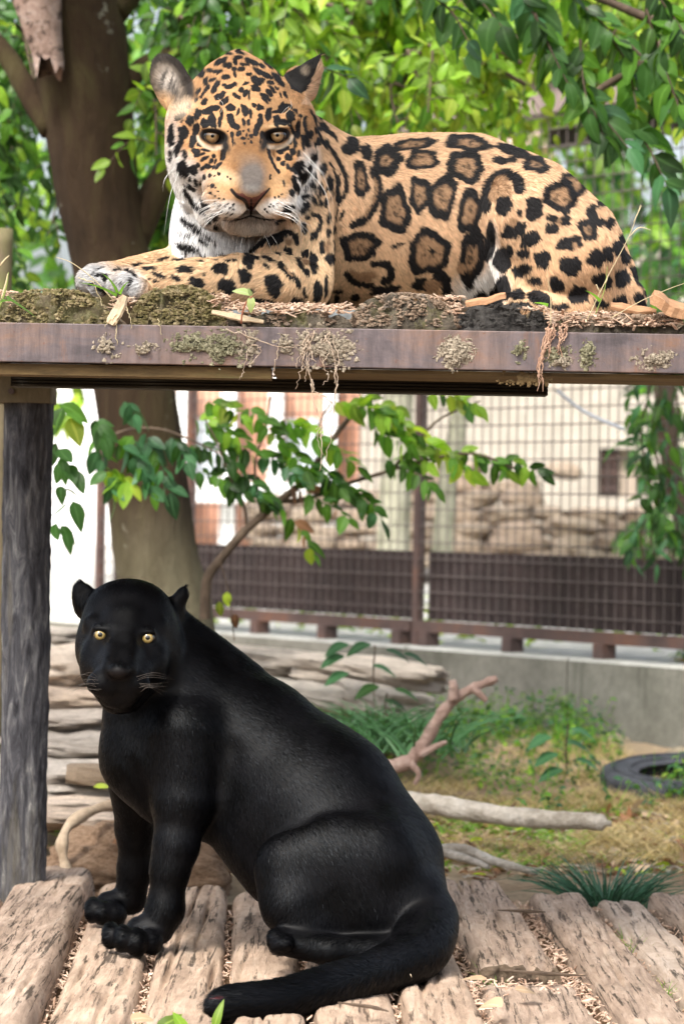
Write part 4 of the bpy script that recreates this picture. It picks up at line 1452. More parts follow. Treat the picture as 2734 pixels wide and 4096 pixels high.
# cheeks
blobs('B', [(115, 150, 29, 90), (228, 125, 45, 56), (110, 340, 14, 55), (232, 470, 42, 75, -15), (320, 485, 30, 38, -30), (240, 330, 17, 35, -20), (320, 205, 30, 58, 10), (350, 315, 36, 42),
            (385, 235, 26, 18, 15), (345, 90, 28, 55, 15), (365, 440, 17, 21), (350, 605, 17, 38, -15), (390, 615, 10, 25), (425, 550, 18, 25), (480, 535, 13, 17), (520, 538, 12, 9), (565, 520, 14, 13),
            (295, 575, 12, 18), (440, 290, 40, 16, 15), (430, 375, 45, 16, -30), (410, 330, 20, 11, -30), (495, 395, 15, 22, 30), (425, 455, 38, 14, -40), (470, 450, 22, 15, -40), (515, 455, 18, 12, -40),
            (565, 440, 15, 45, 40), (535, 400, 9, 22, 20), (520, 350, 18, 11), (610, 320, 26, 60, 10), (1050, 315, 17, 60, -15), (1170, 300, 40, 22, -20), (1240, 360, 30, 25), (1185, 420, 17, 20),
            (1145, 370, 15, 14), (1235, 450, 13, 20), (1250, 205, 18, 27, 20), (1300, 250, 12, 34), (1280, 305, 20, 28, -15), (1215, 275, 24, 18), (1330, 95, 21, 70), (1335, 320, 12, 25),
            (1330, 455, 62, 42, -50), (1290, 470, 30, 20), (1370, 545, 36, 48, 30), (1290, 565, 25, 28, 30), (1310, 640, 23, 48, -20), (1445, 400, 9, 80, 8), (1240, 840, 50, 22, -5), (1210, 885, 50, 18, -10), (1150, 970, 45, 20, -15),
            (1270, 700, 24, 40, -10), (1295, 960, 34, 32)])
strokes('B', [([(215, 160), (195, 230), (165, 320)], 48), ([(1395, 30), (1410, 150), (1420, 250)], 26), ([(1365, 150), (1382, 285)], 24), ([(1060, 350), (1100, 430), (1150, 505)], 26)])
blobs('B', [(x, y, 10, 9, 0) for x, y in ((465, 635), (535, 650), (535, 735), (575, 757), (618, 765), (560, 690), (580, 825), (630, 838), (650, 808), (678, 842), (715, 860), (705, 820), (595, 885),
            (650, 900), (700, 910), (650, 940), (1110, 752), (1145, 738), (1175, 715), (1070, 810), (1095, 825), (1055, 840), (1130, 812), (1165, 795), (1015, 865), (1035, 890), (680, 570), (1065, 565))], soft=1.6)
blobs('B', [(505, 632, 18, 21), (490, 705, 16, 14, 30), (523, 798, 15, 11, 30), (655, 545, 11, 13), (1065, 538, 11, 14), (1190, 610, 12, 30, -10)])
# forehead
blobs('A', [(445, 255, 42, 36, -30), (690, 80, 50, 15, 10), (805, 70, 42, 16, 25), (630, 150, 58, 22, -25), (760, 145, 18, 35, -5), (690, 185, 36, 25), (910, 155, 66, 24, 28), (845, 175, 40, 16, 20),
            (1000, 190, 30, 13, 30), (1060, 190, 50, 11, 35), (795, 112, 30, 12), (755, 215, 22, 18), (815, 215, 26, 21), (760, 262, 14, 24), (540, 238, 32, 14), (605, 245, 40, 19, -10), (680, 293, 34, 23, -10),
            (497, 330, 19, 36, 15), (560, 315, 36, 14, -25), (585, 375, 22, 60, 28), (510, 390, 17, 35, 30), (435, 420, 15, 35, 35), (470, 450, 12, 35, 35), (415, 495, 13, 25, 30), (880, 268, 26, 17),
            (1010, 258, 90, 20, 28), (1165, 260, 18, 28, -20), (1145, 310, 22, 76, -40), (965, 320, 54, 34, 15), (855, 345, 30, 11, -15), (725, 365, 52, 20, -22), (665, 360, 22, 13), (945, 385, 44, 28, 25),
            (1080, 338, 30, 15, 20), (1095, 395, 46, 14, 45), (1135, 385, 20, 10, 40), (1070, 430, 38, 21, 40), (1030, 465, 52, 21, 30), (1025, 500, 34, 12, 40), (815, 400, 19, 27, -20), (855, 435, 21, 34, 25),
            (890, 445, 8, 40), (775, 455, 36, 17, 40), (625, 455, 48, 25, -28), (665, 500, 43, 22, -40), (487, 508, 30, 23, -45), (720, 558, 38, 26), (848, 585, 27, 46, -15), (790, 600, 13, 32, 10),
            (900, 620, 15, 40, -10), (930, 540, 21, 20, 20), (988, 560, 30, 25), (990, 638, 18, 22), (515, 590, 50, 30, -25), (590, 565, 38, 21, -15), (640, 620, 13, 46), (428, 620, 25, 48, 15), (270, 640, 52, 22, -35),
            (362, 678, 34, 42, 10), (290, 680, 9, 18, 30), (495, 700, 40, 33), (560, 680, 30, 60, -10), (622, 690, 14, 44), (418, 740, 20, 42, 10), (720, 640, 29, 26), (842, 692, 13, 34), (882, 690, 15, 25),
            (945, 790, 22, 24), (798, 793, 25, 23), (735, 805, 15, 25), (740, 860, 8, 40), (840, 768, 11, 9), (838, 838, 24, 11, -15), (908, 815, 17, 22, -30), (885, 760, 7, 15), (868, 805, 7, 15),
            (1000, 805, 17, 30, 10), (990, 860, 8, 30), (850, 885, 11, 9), (908, 865, 11, 9), (880, 848, 8, 8), (700, 770, 7, 8), (760, 880, 6, 12), (1190, 560, 33, 40, 20), (1150, 590, 52, 16, -20), (1065, 620, 26, 50, 5), (1135, 680, 28, 45),
            (1200, 695, 46, 26, 10), (1255, 640, 33, 48, -15), (1300, 590, 15, 26, -30), (1345, 640, 13, 22, -30), (1325, 760, 19, 65), (1365, 870, 15, 60), (1255, 860, 19, 26), (1210, 440, 14, 30, -30),
            (1170, 450, 9, 25, -20), (1255, 550, 13, 25, -30), (350, 545, 16, 20, 30), (1500, 620, 13, 60, -25), (1470, 660, 12, 50, -20), (1525, 740, 12, 45, -15), (1490, 760, 22, 34), (1440, 600, 11, 30, -20), (1500, 880, 32, 24)])
strokes('A', [([(715, 640), (735, 700), (775, 738)], 52), ([(985, 680), (962, 735), (942, 785)], 46), ([(1385, 700), (1410, 830), (1415, 900)], 28), ([(1250, 720), (1290, 800), (1300, 900)], 26)])
# neck behind the cheek
strokes('E', [([(105, 120), (150, 190), (186, 262), (188, 330), (160, 372)], 17), ([(60, 60), (110, 150)], 13), ([(118, 200), (150, 262), (158, 330)], 13)])
blobs('E', [(20, 40, 7, 30), (40, 90, 11, 18), (15, 120, 7, 34), (60, 180, 14, 20), (90, 232, 11, 30, 10), (120, 290, 11, 40, -10), (50, 300, 17, 14), (25, 350, 19, 13), (80, 330, 10, 30, 20), (100, 62, 12, 26, -35), (130, 92, 9, 40, -40), (75, 120, 10, 22), (35, 230, 12, 20), (60, 262, 10, 16)])


def soft_el(x, y, cx, cy, rx, ry, a=0, s=.35):
    """1 inside an ellipse (1568 pixels), falling to 0 over the share s of its radius."""
    a = math.radians(a); c, q = math.cos(a), math.sin(a)
    u, v = (x - cx) * c + (y - cy) * q, -(x - cx) * q + (y - cy) * c
    e = np.sqrt((u / rx) ** 2 + (v / ry) ** 2)
    return np.clip((1 + s - e) / (2 * s), 0, 1)


EYES = ((487.5, 312, 5.713), (636, 310, 5.713))


def in_poly(x, y, poly):
    ins = np.zeros(x.shape, bool)
    n = len(poly)
    for i in range(n):
        (x1, y1), (x2, y2) = poly[i], poly[i - 1]
        ins ^= ((y1 > y) != (y2 > y)) & (x < (x2 - x1) * (y - y1) / (y2 - y1 + 1e-9) + x1)
    return ins


def jaguar_coat(sx, sy, pos, nrm):
    x, y = sx / DS, sy / DS
    n = len(x)
    col = np.tile(np.array((.60, .39, .24)), (n, 1))
    nz = fbm(pos[:, 0] * 30, pos[:, 1] * 30, pos[:, 2] * 30) - .5

    def put(m, c):
        nonlocal col
        m = np.clip(m, 0, 1)[:, None]
        col = col * (1 - m) + np.array(c) * m
    tan_pale, white, deep = (.70, .50, .31), (.86, .84, .82), (.47, .25, .11)
    head = soft_el(x, y, 553, 300, 175, 190, 0, .12)
    put(head * .85, deep)
    put(soft_el(x, y, 1300, 640, 160, 90, 0, .5) * .25, deep)
    put(soft_el(x, y, 560, 620, 280, 75, 0, .4) * .8, tan_pale)
    put(soft_el(x, y, 720, 600, 60, 130, 0, .5) * .6, tan_pale)
    put(soft_el(x, y, 950, 680, 260, 60, 0, .5) * .6, tan_pale)
    # white belly edge and groin
    put(soft_el(x, y, 1095, 672, 60, 45, -20, .45), white)
    put(soft_el(x, y, 1130, 610, 14, 70, 0, .6) * .8, white)
    # throat and chest
    thr = in_poly(x + nz * 16, y + nz * 16, [(395, 395), (425, 430), (460, 470), (500, 510), (560, 520), (640, 540), (610, 560), (590, 592), (540, 600), (395, 590), (380, 480)])
    put(thr.astype(float) * (y < 606 - np.clip(440 - x, 0, 60) * .5) * (pos[:, 1] > 5.79), (.88, .88, .90))
    put(soft_el(x, y, 470, 470, 60, 60, 40, .4) * .9, white)
    # cheeks, chin, muzzle
    put(soft_el(x, y, 420, 412, 38, 62, -28, .45) * .95, white)
    put(soft_el(x, y, 702, 405, 24, 60, 12, .5) * .95, white)
    put(soft_el(x, y, 676, 462, 28, 28, 0, .5) * .9, white)
    put(soft_el(x, y, 395, 345, 16, 70, 0, .6) * .7, white)
    put(soft_el(x, y, 505, 440, 46, 36, 0, .4) * .9, (.42, .25, .125))
    put(soft_el(x, y, 642, 432, 30, 34, 0, .4) * .9, (.42, .25, .125))
    put(soft_el(x, y, 545, 481, 50, 15, 8, .5), white)
    put(soft_el(x, y, 612, 478, 42, 18, -8, .5), white)
    put(soft_el(x, y, 520, 425, 42, 22, 0, .6) * .6, deep)
    put(soft_el(x, y, 577, 520, 66, 26, 0, .5), (.46, .41, .365))
    put(soft_el(x, y, 575, 507, 36, 9, 0, .6) * .6, (.16, .12, .10))
    put(soft_el(x, y, 577, 542, 70, 13, 0, .5) * .6, (.62, .58, .54))
    # nose bridge
    put(soft_el(x, y, 568, 372, 50, 84, 3, .4), (.20, .10, .043))
    put(soft_el(x, y, 578, 406, 32, 42, 3, .35), (.11, .092, .082))
    put(soft_el(x, y, 562, 362, 24, 14, 0, .6) * .5, (.19, .12, .075))
    put(soft_el(x, y, 580, 434, 22, 10, 0, .6) * .7, (.16, .145, .135))
    put(soft_el(x, y, 515, 405, 30, 16, 20, .6) * .6, tan_pale)
    # pale brows, under-eye streaks
    put(soft_el(x, y, 478, 289, 34, 5, 6, .6) * .7, (.50, .36, .21))
    put(soft_el(x, y, 642, 287, 32, 5, -4, .6) * .7, (.50, .36, .21))
    # grey paws
    put(soft_el(x, y, 215, 645, 52, 50, 0, .35), (.46, .455, .46))
    put(soft_el(x, y, 292, 655, 38, 38, 0, .35), (.48, .475, .48))
    # marks
    wx = sx + (fbm(sx / 14, sy / 14, 0 * sx + 3.3) - .5) * 13
    wy = sy + (fbm(sx / 14, sy / 14, 0 * sx + 9.1) - .5) * 13
    big = 1 - .8 * soft_el(x, y, 555, 330, 190, 215, 0, .1)
    wx = wx + (fbm(sx / 42, sy / 42, 0 * sx + 1.3) - .5) * 15 * big
    wy = wy + (fbm(sx / 42, sy / 42, 0 * sx + 6.1) - .5) * 15 * big
    for m in MARKS:
        if m[0] == 'b':
            _, cx, cy, rx, ry, a, c, soft = m
            R = max(rx, ry) * 1.3 + 6
            k = np.nonzero((np.abs(wx - cx) < R) & (np.abs(wy - cy) < R))[0]
            if not len(k): continue
            ca, sa = math.cos(a), math.sin(a)
            u, v = (wx[k] - cx) * ca + (wy[k] - cy) * sa, -(wx[k] - cx) * sa + (wy[k] - cy) * ca
            th_ = np.arctan2(v / ry, u / rx)
            bump_ = 1 + (.07 * np.sin(3 * th_ + cx) + .06 * np.sin(5 * th_ + cy * 1.7) + .03 * np.sin(8 * th_ + cx + cy)) * (min(rx, ry) > 13)
            e = bump_ * (np.abs(u / rx) ** 2.35 + np.abs(v / ry) ** 2.35) ** (1 / 2.35)
            w = np.clip((1 - e) * min(rx, ry) / soft + .5, 0, 1)
        else:
            _, a, b, rr, c = m
            lo, hi = np.minimum(a, b) - rr - 4, np.maximum(a, b) + rr + 4
            k = np.nonzero((wx > lo[0]) & (wx < hi[0]) & (wy > lo[1]) & (wy < hi[1]))[0]
            if not len(k): continue
            ab = b - a; L = max(ab @ ab, 1e-6)
            tt = np.clip(((wx[k] - a[0]) * ab[0] + (wy[k] - a[1]) * ab[1]) / L, 0, 1)
            d = np.hypot(wx[k] - a[0] - tt * ab[0], wy[k] - a[1] - tt * ab[1])
            w = np.clip((rr - d) / 2.6 + .5, 0, 1)
        w = w[:, None]
        col[k] = col[k] * (1 - w) + np.array(c) * w
    # ears
    earl = soft_el(x, y, 390, 188, 48, 72, -24, .06)
    put(earl, (.36, .25, .16))
    put(soft_el(x, y, 386, 180, 30, 42, -24, .5), (.46, .40, .35))
    stv = fbm(x / 5 + y / 14, x / 40 - y / 40, 0 * x + 4.2)
    put(soft_el(x, y, 390, 195, 34, 48, -24, .5) * np.clip((stv - .5) * 7, 0, 1) * .9, (.06, .05, .045))
    put(soft_el(x, y, 398, 214, 15, 22, -24, .7) * .8, (.05, .04, .035))
    rim = earl * (1 - soft_el(x, y, 388, 197, 33, 52, -24, .18)) * (y < 222)
    put(rim * .97, (.025, .02, .018))
    put(soft_el(x, y, 428, 195, 13, 44, -30, .5) * (y < 228) * .9, (.04, .03, .025))
    put(soft_el(x, y, 372, 235, 22, 20, 0, .6) * .8, (.62, .38, .2))
    put(soft_el(x, y, 418, 250, 26, 16, -30, .6) * .6, (.68, .55, .42))
    e2 = in_poly(x, y, [(650, 172), (690, 150), (736, 115), (738, 140), (722, 165), (708, 205), (688, 215), (668, 205)])
    put(e2.astype(float), (.022, .02, .02))
    put(soft_el(x, y, 700, 162, 9, 10, 0, .6) * .85, (.30, .24, .18))
    put(in_poly(x, y, [(738, 122), (745, 160), (728, 205), (715, 240), (690, 240), (700, 212), (722, 166)]).astype(float) * .95, (.62, .42, .28))
    # eye rims, white streak under the eye
    for i, (ex, ey, _) in enumerate(EYES):
        sg = 1 if i == 0 else -1
        put(soft_el(x, y, ex + sg * 3, ey + 1, 35, 19, 10 * sg, .12), (.014, .012, .012))
        st = soft_el(x, y, ex - sg * 2, ey + 8, 35, 24, 18 * sg, .08) * (1 - soft_el(x, y, ex + sg * 2, ey + 1, 35, 22, 12 * sg, .08)) * (y > ey + (x - ex) * .1 * sg + 2)
        put(st * .85, (.62, .50, .38))
        put(soft_el(x, y, ex + sg * 30, ey + 22, 9, 17, -22 * sg, .5), (.02, .017, .016))
    # nose leather and mouth
    fr = FRAMES['B']
    bb = lambda L: [((a * fr[0] + fr[1]) / DS, (b * fr[0] + fr[2]) / DS) for a, b in L]
    lea = in_poly(x, y, bb([(690, 672), (760, 712), (800, 705), (830, 735), (885, 748), (945, 735), (990, 695), (1055, 660), (960, 790), (900, 870), (880, 895), (860, 870), (800, 790)]))
    put(lea.astype(float), (.13, .05, .04))
    for seg, w in (([(690, 675), (745, 738), (815, 775), (848, 845)], 9), ([(1054, 662), (985, 745), (935, 800), (905, 850)], 5), ([(880, 770), (877, 915)], 5),
                   ([(640, 962), (710, 968), (800, 950), (872, 925), (950, 948), (1040, 962), (1075, 955)], 4.4)):
        q = spline(bb(seg), 14)
        for a, b in zip(q[:-1], q[1:]):
            ab = b - a
            tt = np.clip(((x - a[0]) * ab[0] + (y - a[1]) * ab[1]) / (ab @ ab), 0, 1)
            d = np.hypot(x - a[0] - tt * ab[0], y - a[1] - tt * ab[1])
            put(np.clip((w * .42 - d) / 1.2 + .5, 0, 1), (.016, .012, .012))
    # the far side wears plain rosettes of the same kind
    back = nrm[:, 1] > .25
    if back.any():
        k = np.nonzero(back)[0]
        q = pos[k] / .075
        ci = np.floor(q).astype(int)
        dmin = np.full(len(k), 9.)
        for a in (-1, 0, 1):
            for b in (-1, 0, 1):
                for c in (-1, 0, 1):
                    g = ci + (a, b, c)
                    o = np.stack([_tab[g[:, 0] & 63, g[:, 1] & 63, (g[:, 2] + 7 * i) & 63] for i in range(3)], 1)
                    dmin = np.minimum(dmin, np.linalg.norm(q - g - .2 - .6 * o, axis=1))
        cc = np.tile(np.array((.60, .39, .24)), (len(k), 1))
        cc[dmin < .48] = BLACK
        cc[dmin < .2] = CORE
        col[k] = cc
    fl = fbm(pos[:, 0] * 240, pos[:, 1] * 240, pos[:, 2] * 240, 2) - .5
    return np.clip(col * (1 + nz[:, None] * .30 + fl[:, None] * .55), .004, .9)


JAG_FLOW = [(577, 440, 0, -1), (566, 330, 0, -1), (555, 220, -.1, -1), (548, 130, 0, -1), (480, 260, -.5, -1), (640, 260, .5, -1), (420, 320, -1, .1), (700, 320, 1, .1), (440, 400, -1, .7), (680, 400, 1, .7),
            (510, 440, -1, .5), (640, 440, 1, .5), (540, 480, -.6, .8), (612, 480, .6, .8), (577, 530, 0, 1), (470, 370, -1, .35), (650, 375, 1, .35), (395, 160, -.4, -1), (425, 200, .3, -1), (370, 210, -1, -.2), (715, 160, .5, -1), (725, 210, 1, .1),
            (430, 480, -.3, 1), (420, 560, -.3, 1), (500, 560, .1, 1), (580, 570, .2, 1), (760, 330, .7, 1), (740, 450, .35, 1), (700, 560, -.1, 1), (690, 680, -.6, 1), (600, 640, -1, .45), (450, 630, -1, .3), (330, 640, -1, .35), (220, 640, -1, .5),
            (850, 360, 1, .3), (1000, 340, 1, .2), (1150, 370, 1, .4), (900, 500, .8, .8), (1050, 520, .8, .8), (850, 640, .5, 1), (1050, 650, .5, 1), (1250, 440, .8, .6), (1300, 560, .6, 1), (1400, 600, .5, 1), (1200, 600, .3, 1), (1200, 690, -.5, 1), (1130, 600, .2, 1), (1460, 680, .4, 1)]


def jag_len(sx, sy, pos):
    x, y = sx / DS, sy / DS
    L = np.full(len(x), .013)
    L -= .0065 * soft_el(x, y, 560, 330, 130, 180, 0, .25)
    L -= .003 * soft_el(x, y, 577, 420, 60, 70, 0, .3)
    L += .004 * soft_el(x, y, 470, 520, 90, 80, 0, .4)
    L += .010 * soft_el(x, y, 405, 400, 22, 60, 0, .5)
    L += .010 * soft_el(x, y, 705, 410, 24, 60, 0, .5)
    L += .006 * soft_el(x, y, 577, 530, 60, 20, 0, .5)
    L += .006 * soft_el(x, y, 735, 160, 16, 70, 10, .5)
    L += .006 * soft_el(x, y, 1090, 670, 70, 40, 0, .5)
    # bare leather and lids
    L *= 1 - .93 * np.maximum.reduce([soft_el(x, y, 577, 457, 36, 20, 0, .2)] + [soft_el(x, y, ex, ey + 2, 34, 22, 0, .15) for ex, ey, _ in EYES])
    return np.maximum(L, .0006)


def make_eye(name, center, rad, look, iris, pupil, iris_r, pupil_r, parent, mi, mp, mc):
    """Eyeball with iris and pupil zones by angle from the gaze, and a clear bulge of cornea in the same ball."""
    bm = bmesh.new()
    bmesh.ops.create_uvsphere(bm, u_segments=40, v_segments=48, radius=rad)
    q = Vector((0, 0, 1)).rotation_difference(Vector(look).normalized()).to_matrix().to_4x4()
    for f in bm.faces:
        c = f.calc_center_median().normalized()
        ang = math.degrees(math.acos(max(-1, min(1, c.z))))
        f.material_index = 2 if ang < pupil_r else (1 if ang < iris_r else 0)
        f.smooth = True
    bmesh.ops.transform(bm, matrix=Matrix.Translation(Vector(center)) @ q, verts=bm.verts)
    me = bpy.data.meshes.new(name); bm.to_mesh(me); bm.free()
    for m in (mc, mi, mp): me.materials.append(m)
    return link(name, me, None, parent)


def iris_mat(name, inner, outer, center, scale):
    t = NT(name)
    tc = t.add('ShaderNodeNewGeometry')
    sub = t.add('ShaderNodeVectorMath', operation='DISTANCE')
    t.lk(tc.outputs['Position'], sub.inputs[0]); sub.inputs[1].default_value = center
    mr = t.add('ShaderNodeMath', operation='DIVIDE'); mr.inputs[1].default_value = scale
    t.lk(sub.outputs['Value'], mr.inputs[0])
    n = t.noise(t.coords((1, 1, 1)), 900, 3, .6)
    c = t.ramp(mr.outputs[0], [(.25, inner), (.62, outer), (.95, tuple(v * .45 for v in outer))])
    c = t.mix(.35, c, t.ramp(n, [(.3, .4), (.7, 1.2)]), 'MULTIPLY')
    t.principled(c, .06, .8, None, Coat_Weight=.6)
    return t.m


M_PUPIL = plain_mat('pupil', (.004, .004, .004), .05, .8)
M_EYEDARK = plain_mat('eye_dark', (.012, .01, .01), .12, .6)


def build_jaguar():
    s = jaguar_sdf()
    verts, quads = s.nets()
    root = empty('jaguar', p(800, 705, 5.9), 'spotted tan jaguar lying on the raised platform with its forelegs stretched out, facing the camera', 'jaguar')
    # finer mesh over the face
    vx, vy = project(verts); vx, vy = vx / DS, vy / DS
    fv = (vx > 370) & (vx < 760) & (vy > 95) & (vy < 600) & (verts[:, 1] < 5.93)
    bm = subdivide_region(verts, quads, fv[quads].all(1))
    me = bpy.data.meshes.new('body'); bm.to_mesh(me); bm.free()
    co = np.empty(len(me.vertices) * 3, np.float32); me.vertices.foreach_get('co', co); co = co.reshape(-1, 3).astype(float)
    # settle new vertices on the surface
    for _ in range(2): co -= s.grad(co) * s.sample(co)[:, None]
    me.vertices.foreach_set('co', co.astype(np.float32).ravel()); me.update()
    nr = s.grad(co)
    sx, sy = project(co)
    set_color(me, 'coat', 'POINT', jaguar_coat(sx, sy, co, nr))
    body = link('body', me, M_SKIN, root, True)

    def dens(sx, sy, mid):
        x, y = sx / DS, sy / DS
        return 1 + 1.6 * soft_el(x, y, 555, 330, 190, 230, 0, .1) - .97 * np.maximum.reduce([soft_el(x, y, 577, 457, 34, 18, 0, .2)] + [soft_el(x, y, ex, ey + 2, 30, 20, 0, .15) for ex, ey, _ in EYES])
    lift = lambda sx, sy: np.clip(.28 - .12 * soft_el(sx / DS, sy / DS, 560, 330, 150, 190, 0, .2), 0.08, 1)
    make_fur('fur', s, verts, quads, FUR_N, jaguar_coat, jag_len, JAG_FLOW, M_FUR, root, lift, .00046, 3, dens)
    # eyes
    for ex, ey, D in EYES:
        c = p(ex, ey, D - .006)
        look = Vector((0, 0, CAMZ)) - Vector(c)
        R = r_(21, D)
        mi = iris_mat('amber_iris', (.42, .28, .15), (.36, .21, .09), tuple(Vector(c) + look.normalized() * R), R * .72)
        make_eye('eye', c, R, look, None, None, 44, 11, root, mi, M_PUPIL, M_EYEDARK)
    # whiskers
    rnd = random.Random(5)
    st = []
    for k in range(11):
        a = (rnd.uniform(500, 522), rnd.uniform(452, 488), 5.585)
        b = (rnd.uniform(455, 480), a[1] + rnd.uniform(5, 30), 5.57); c = (rnd.uniform(420, 455), b[1] + rnd.uniform(15, 60), 5.60)
        st.append([p(*a), p(*b), p(*c)])
    for k in range(10):
        a = (rnd.uniform(622, 650), rnd.uniform(450, 490), 5.59)
        b = (rnd.uniform(665, 690), a[1] + rnd.uniform(0, 30), 5.575); c = (rnd.uniform(690, 720), b[1] + rnd.uniform(10, 55), 5.60)
        st.append([p(*a), p(*b), p(*c)])
    for L in (((405, 380), (378, 410), (374, 440)), ((410, 395), (390, 450), (376, 540)), ((704, 370), (740, 400), (765, 470)), ((700, 385), (745, 440), (760, 520)), ((695, 350), (730, 385), (755, 410)),
              ((400, 388), (385, 400), (372, 430)), ((505, 262), (512, 240), (500, 225)), ((652, 262), (668, 245), (665, 228)), ((645, 262), (655, 250), (664, 243)), ((560, 530), (553, 560), (548, 590)), ((600, 530), (615, 555), (625, 585)), ((612, 528), (630, 550), (640, 570))):
        st.append([p(*L[0], 5.72), p(*L[1], 5.66), p(*L[2], 5.67)])
    hair_strands('whisker', st, .00055, M_WHISKER, root)
    return s


FUR_N = 230000
JAG = build_jaguar()
# ------------------------------------------------------------------ the black panther sitting on the log deck
t = NT('black_fur')
_at = t.add('ShaderNodeAttribute', attribute_name='coat')
_nm = t.add('ShaderNodeAttribute', attribute_name='skin_normal')
_pb = t.principled(_at.outputs['Color'], .42, .11, _nm.outputs['Vector'])
_pb.inputs['Specular Tint'].default_value = (.82, .90, 1, 1)
M_BFUR = t.m
t = NT('black_coat')
_at = t.add('ShaderNodeAttribute', attribute_name='coat')
t.principled(_at.outputs['Color'], .5, .10)
M_BSKIN = t.m


def panther_sdf():
    a0, a1 = p(150, 2345, 5.2), p(1045, 1320, 6.2)
    s = Sdf((p(150, 2000, 6.3)[0] - .02, 5.02, .08), (p(1045, 2000, 6.2)[0] + .04, 6.48, p(300, 1310, 5.9)[2] + .03), .004)
    # neck, chest, trunk
    s.chain([(315, 1500, 5.98, 98), (427, 1612, 6.03, 143), (566, 1722, 6.02, 166), (726, 1862, 5.95, 189), (815, 1990, 5.88, 184), (842, 2062, 5.83, 182)], .04)
    s.chain([(325, 1640, 5.98, 88), (345, 1730, 5.98, 107), (392, 1800, 5.98, 98)], .04)
    s.pc((566, 1850, 5.98, 117), (660, 1960, 5.93, 122), .05)
    s.pc((400, 1420, 6.0, 30), (560, 1545, 6.04, 20), .05)
    s.pc((740, 1690, 6.0, 14), (960, 1950, 5.87, 18), .06)
    s.pc((525, 1720, 5.855, 6), (500, 1880, 5.845, 6), .04, 'sub')
    s.pc((300, 1745, 5.88, 5), (345, 1850, 5.90, 8), .02, 'sub')
    # shoulder and forelegs
    s.pc((425, 1690, 5.93, 105), (425, 1830, 5.90, 72), .02)
    s.chain([(418, 1840, 5.90, 68), (404, 1940, 5.88, 49), (391, 1990, 5.875, 42), (379, 2085, 5.87, 40), (362, 2125, 5.865, 40)], .02)
    s.pc((452, 1830, 5.93, 30), (470, 1900, 5.94, 22), .03)
    s.chain([(305, 1800, 6.15, 55), (310, 1900, 6.22, 41), (310, 1990, 6.24, 36), (299, 2060, 6.25, 37)], .02)
    # paws
    for x, y, D, rx, rz in ((256, 2146, 5.83, 21, 30), (285, 2154, 5.80, 22, 32), (317, 2162, 5.80, 23, 32), (350, 2160, 5.83, 24, 30), (330, 2135, 5.86, 40, 36)):
        s.pe(x, y, D, rx, rz, 36, .010)
    for x, y, D, rx, rz in ((216, 2088, 6.20, 20, 30), (240, 2094, 6.19, 20, 28), (268, 2096, 6.2, 22, 28), (265, 2072, 6.24, 45, 30)):
        s.pe(x, y, D, rx, rz, 34, .010)
    # haunch, shin, hind foot
    s.pe(785, 2035, 5.735, 188, 158, 75, .016, 18)
    s.pc((650, 1985, 5.74, 55), (860, 1960, 5.76, 90), .05)
    s.pc((668, 2085, 5.71, 60), (690, 2130, 5.70, 48), .05)
    s.chain([(645, 2160, 5.66, 31), (760, 2182, 5.66, 34), (900, 2185, 5.68, 40)], .012)
    for x, y, D in ((634, 2150, 5.64), (640, 2172, 5.63), (655, 2164, 5.62)): s.pe(x, y, D, 20, 20, 28, .008)
    s.pe(960, 2130, 5.75, 62, 110, 80, .05, 8)
    s.pc((700, 1880, 5.74, 10), (640, 1960, 5.75, 10), .03, 'sub')
    s.pc((925, 2080, 5.63, 6), (880, 2150, 5.60, 5), .02, 'sub')
    # tail lying along the deck
    tl = spline([(985, 2105, 5.76, 60), (960, 2180, 5.62, 56), (872, 2226, 5.49, 42), (750, 2264, 5.33, 37), (640, 2294, 5.24, 33), (560, 2304, 5.2, 31), (524, 2308, 5.19, 25), (508, 2310, 5.185, 15)], 60)
    s.chain([tuple(q) for q in tl], .02)
    # head
    s.pe(298, 1440, 5.93, 106, 101, 104, .03)
    s.pe(292, 1395, 5.93, 88, 60, 84, .03)
    s.pe(243, 1488, 5.91, 69, 80, 76, .03)
    s.pe(345, 1498, 5.93, 63, 84, 78, .03)
    s.pc((260, 1445, 5.825, 9), (208, 1431, 5.86, 13), .025)
    s.pc((308, 1449, 5.828, 9), (362, 1438, 5.87, 13), .025)
    s.pe(230, 1504, 5.835, 40, 38, 36, .04)
    s.pe(342, 1510, 5.845, 40, 38, 38, .04)
    s.pe(248, 1535, 5.79, 34, 34, 40, .04)
    s.pe(312, 1538, 5.795, 34, 34, 40, .04)
    for a in (-17, 17):
        s.pc((288 + a, 1420, 5.85, 24), (284 + a, 1470, 5.82, 24), .025)
        s.pc((284 + a, 1470, 5.82, 24), (274 + a, 1532, 5.735, 21), .02)
    s.pe(240, 1567, 5.75, 40, 34, 34, .016)
    s.pe(305, 1569, 5.755, 39, 34, 34, .016)
    s.pe(273, 1540, 5.712, 25, 17, 20, .012)
    s.pe(276, 1602, 5.78, 45, 24, 34, .02)
    s.pc((230, 1545, 5.84, 40), (262, 1600, 5.84, 34), .03)
    s.pc((335, 1550, 5.85, 40), (300, 1598, 5.84, 32), .03)
    s.pc((250, 1550, 5.695, 4), (261, 1558, 5.69, 4), .006, 'sub')
    s.pc((297, 1551, 5.697, 4), (287, 1558, 5.69, 4), .006, 'sub')
    s.pc((273, 1562, 5.698, 2), (273, 1586, 5.71, 3), .005, 'sub')
    mp = [(220, 1588, 5.745), (245, 1590, 5.72), (273, 1585, 5.715), (300, 1590, 5.725), (322, 1588, 5.75)]
    for a, b in zip(mp[:-1], mp[1:]): s.pc(a + (3.5,), b + (3.5,), .007, 'sub')
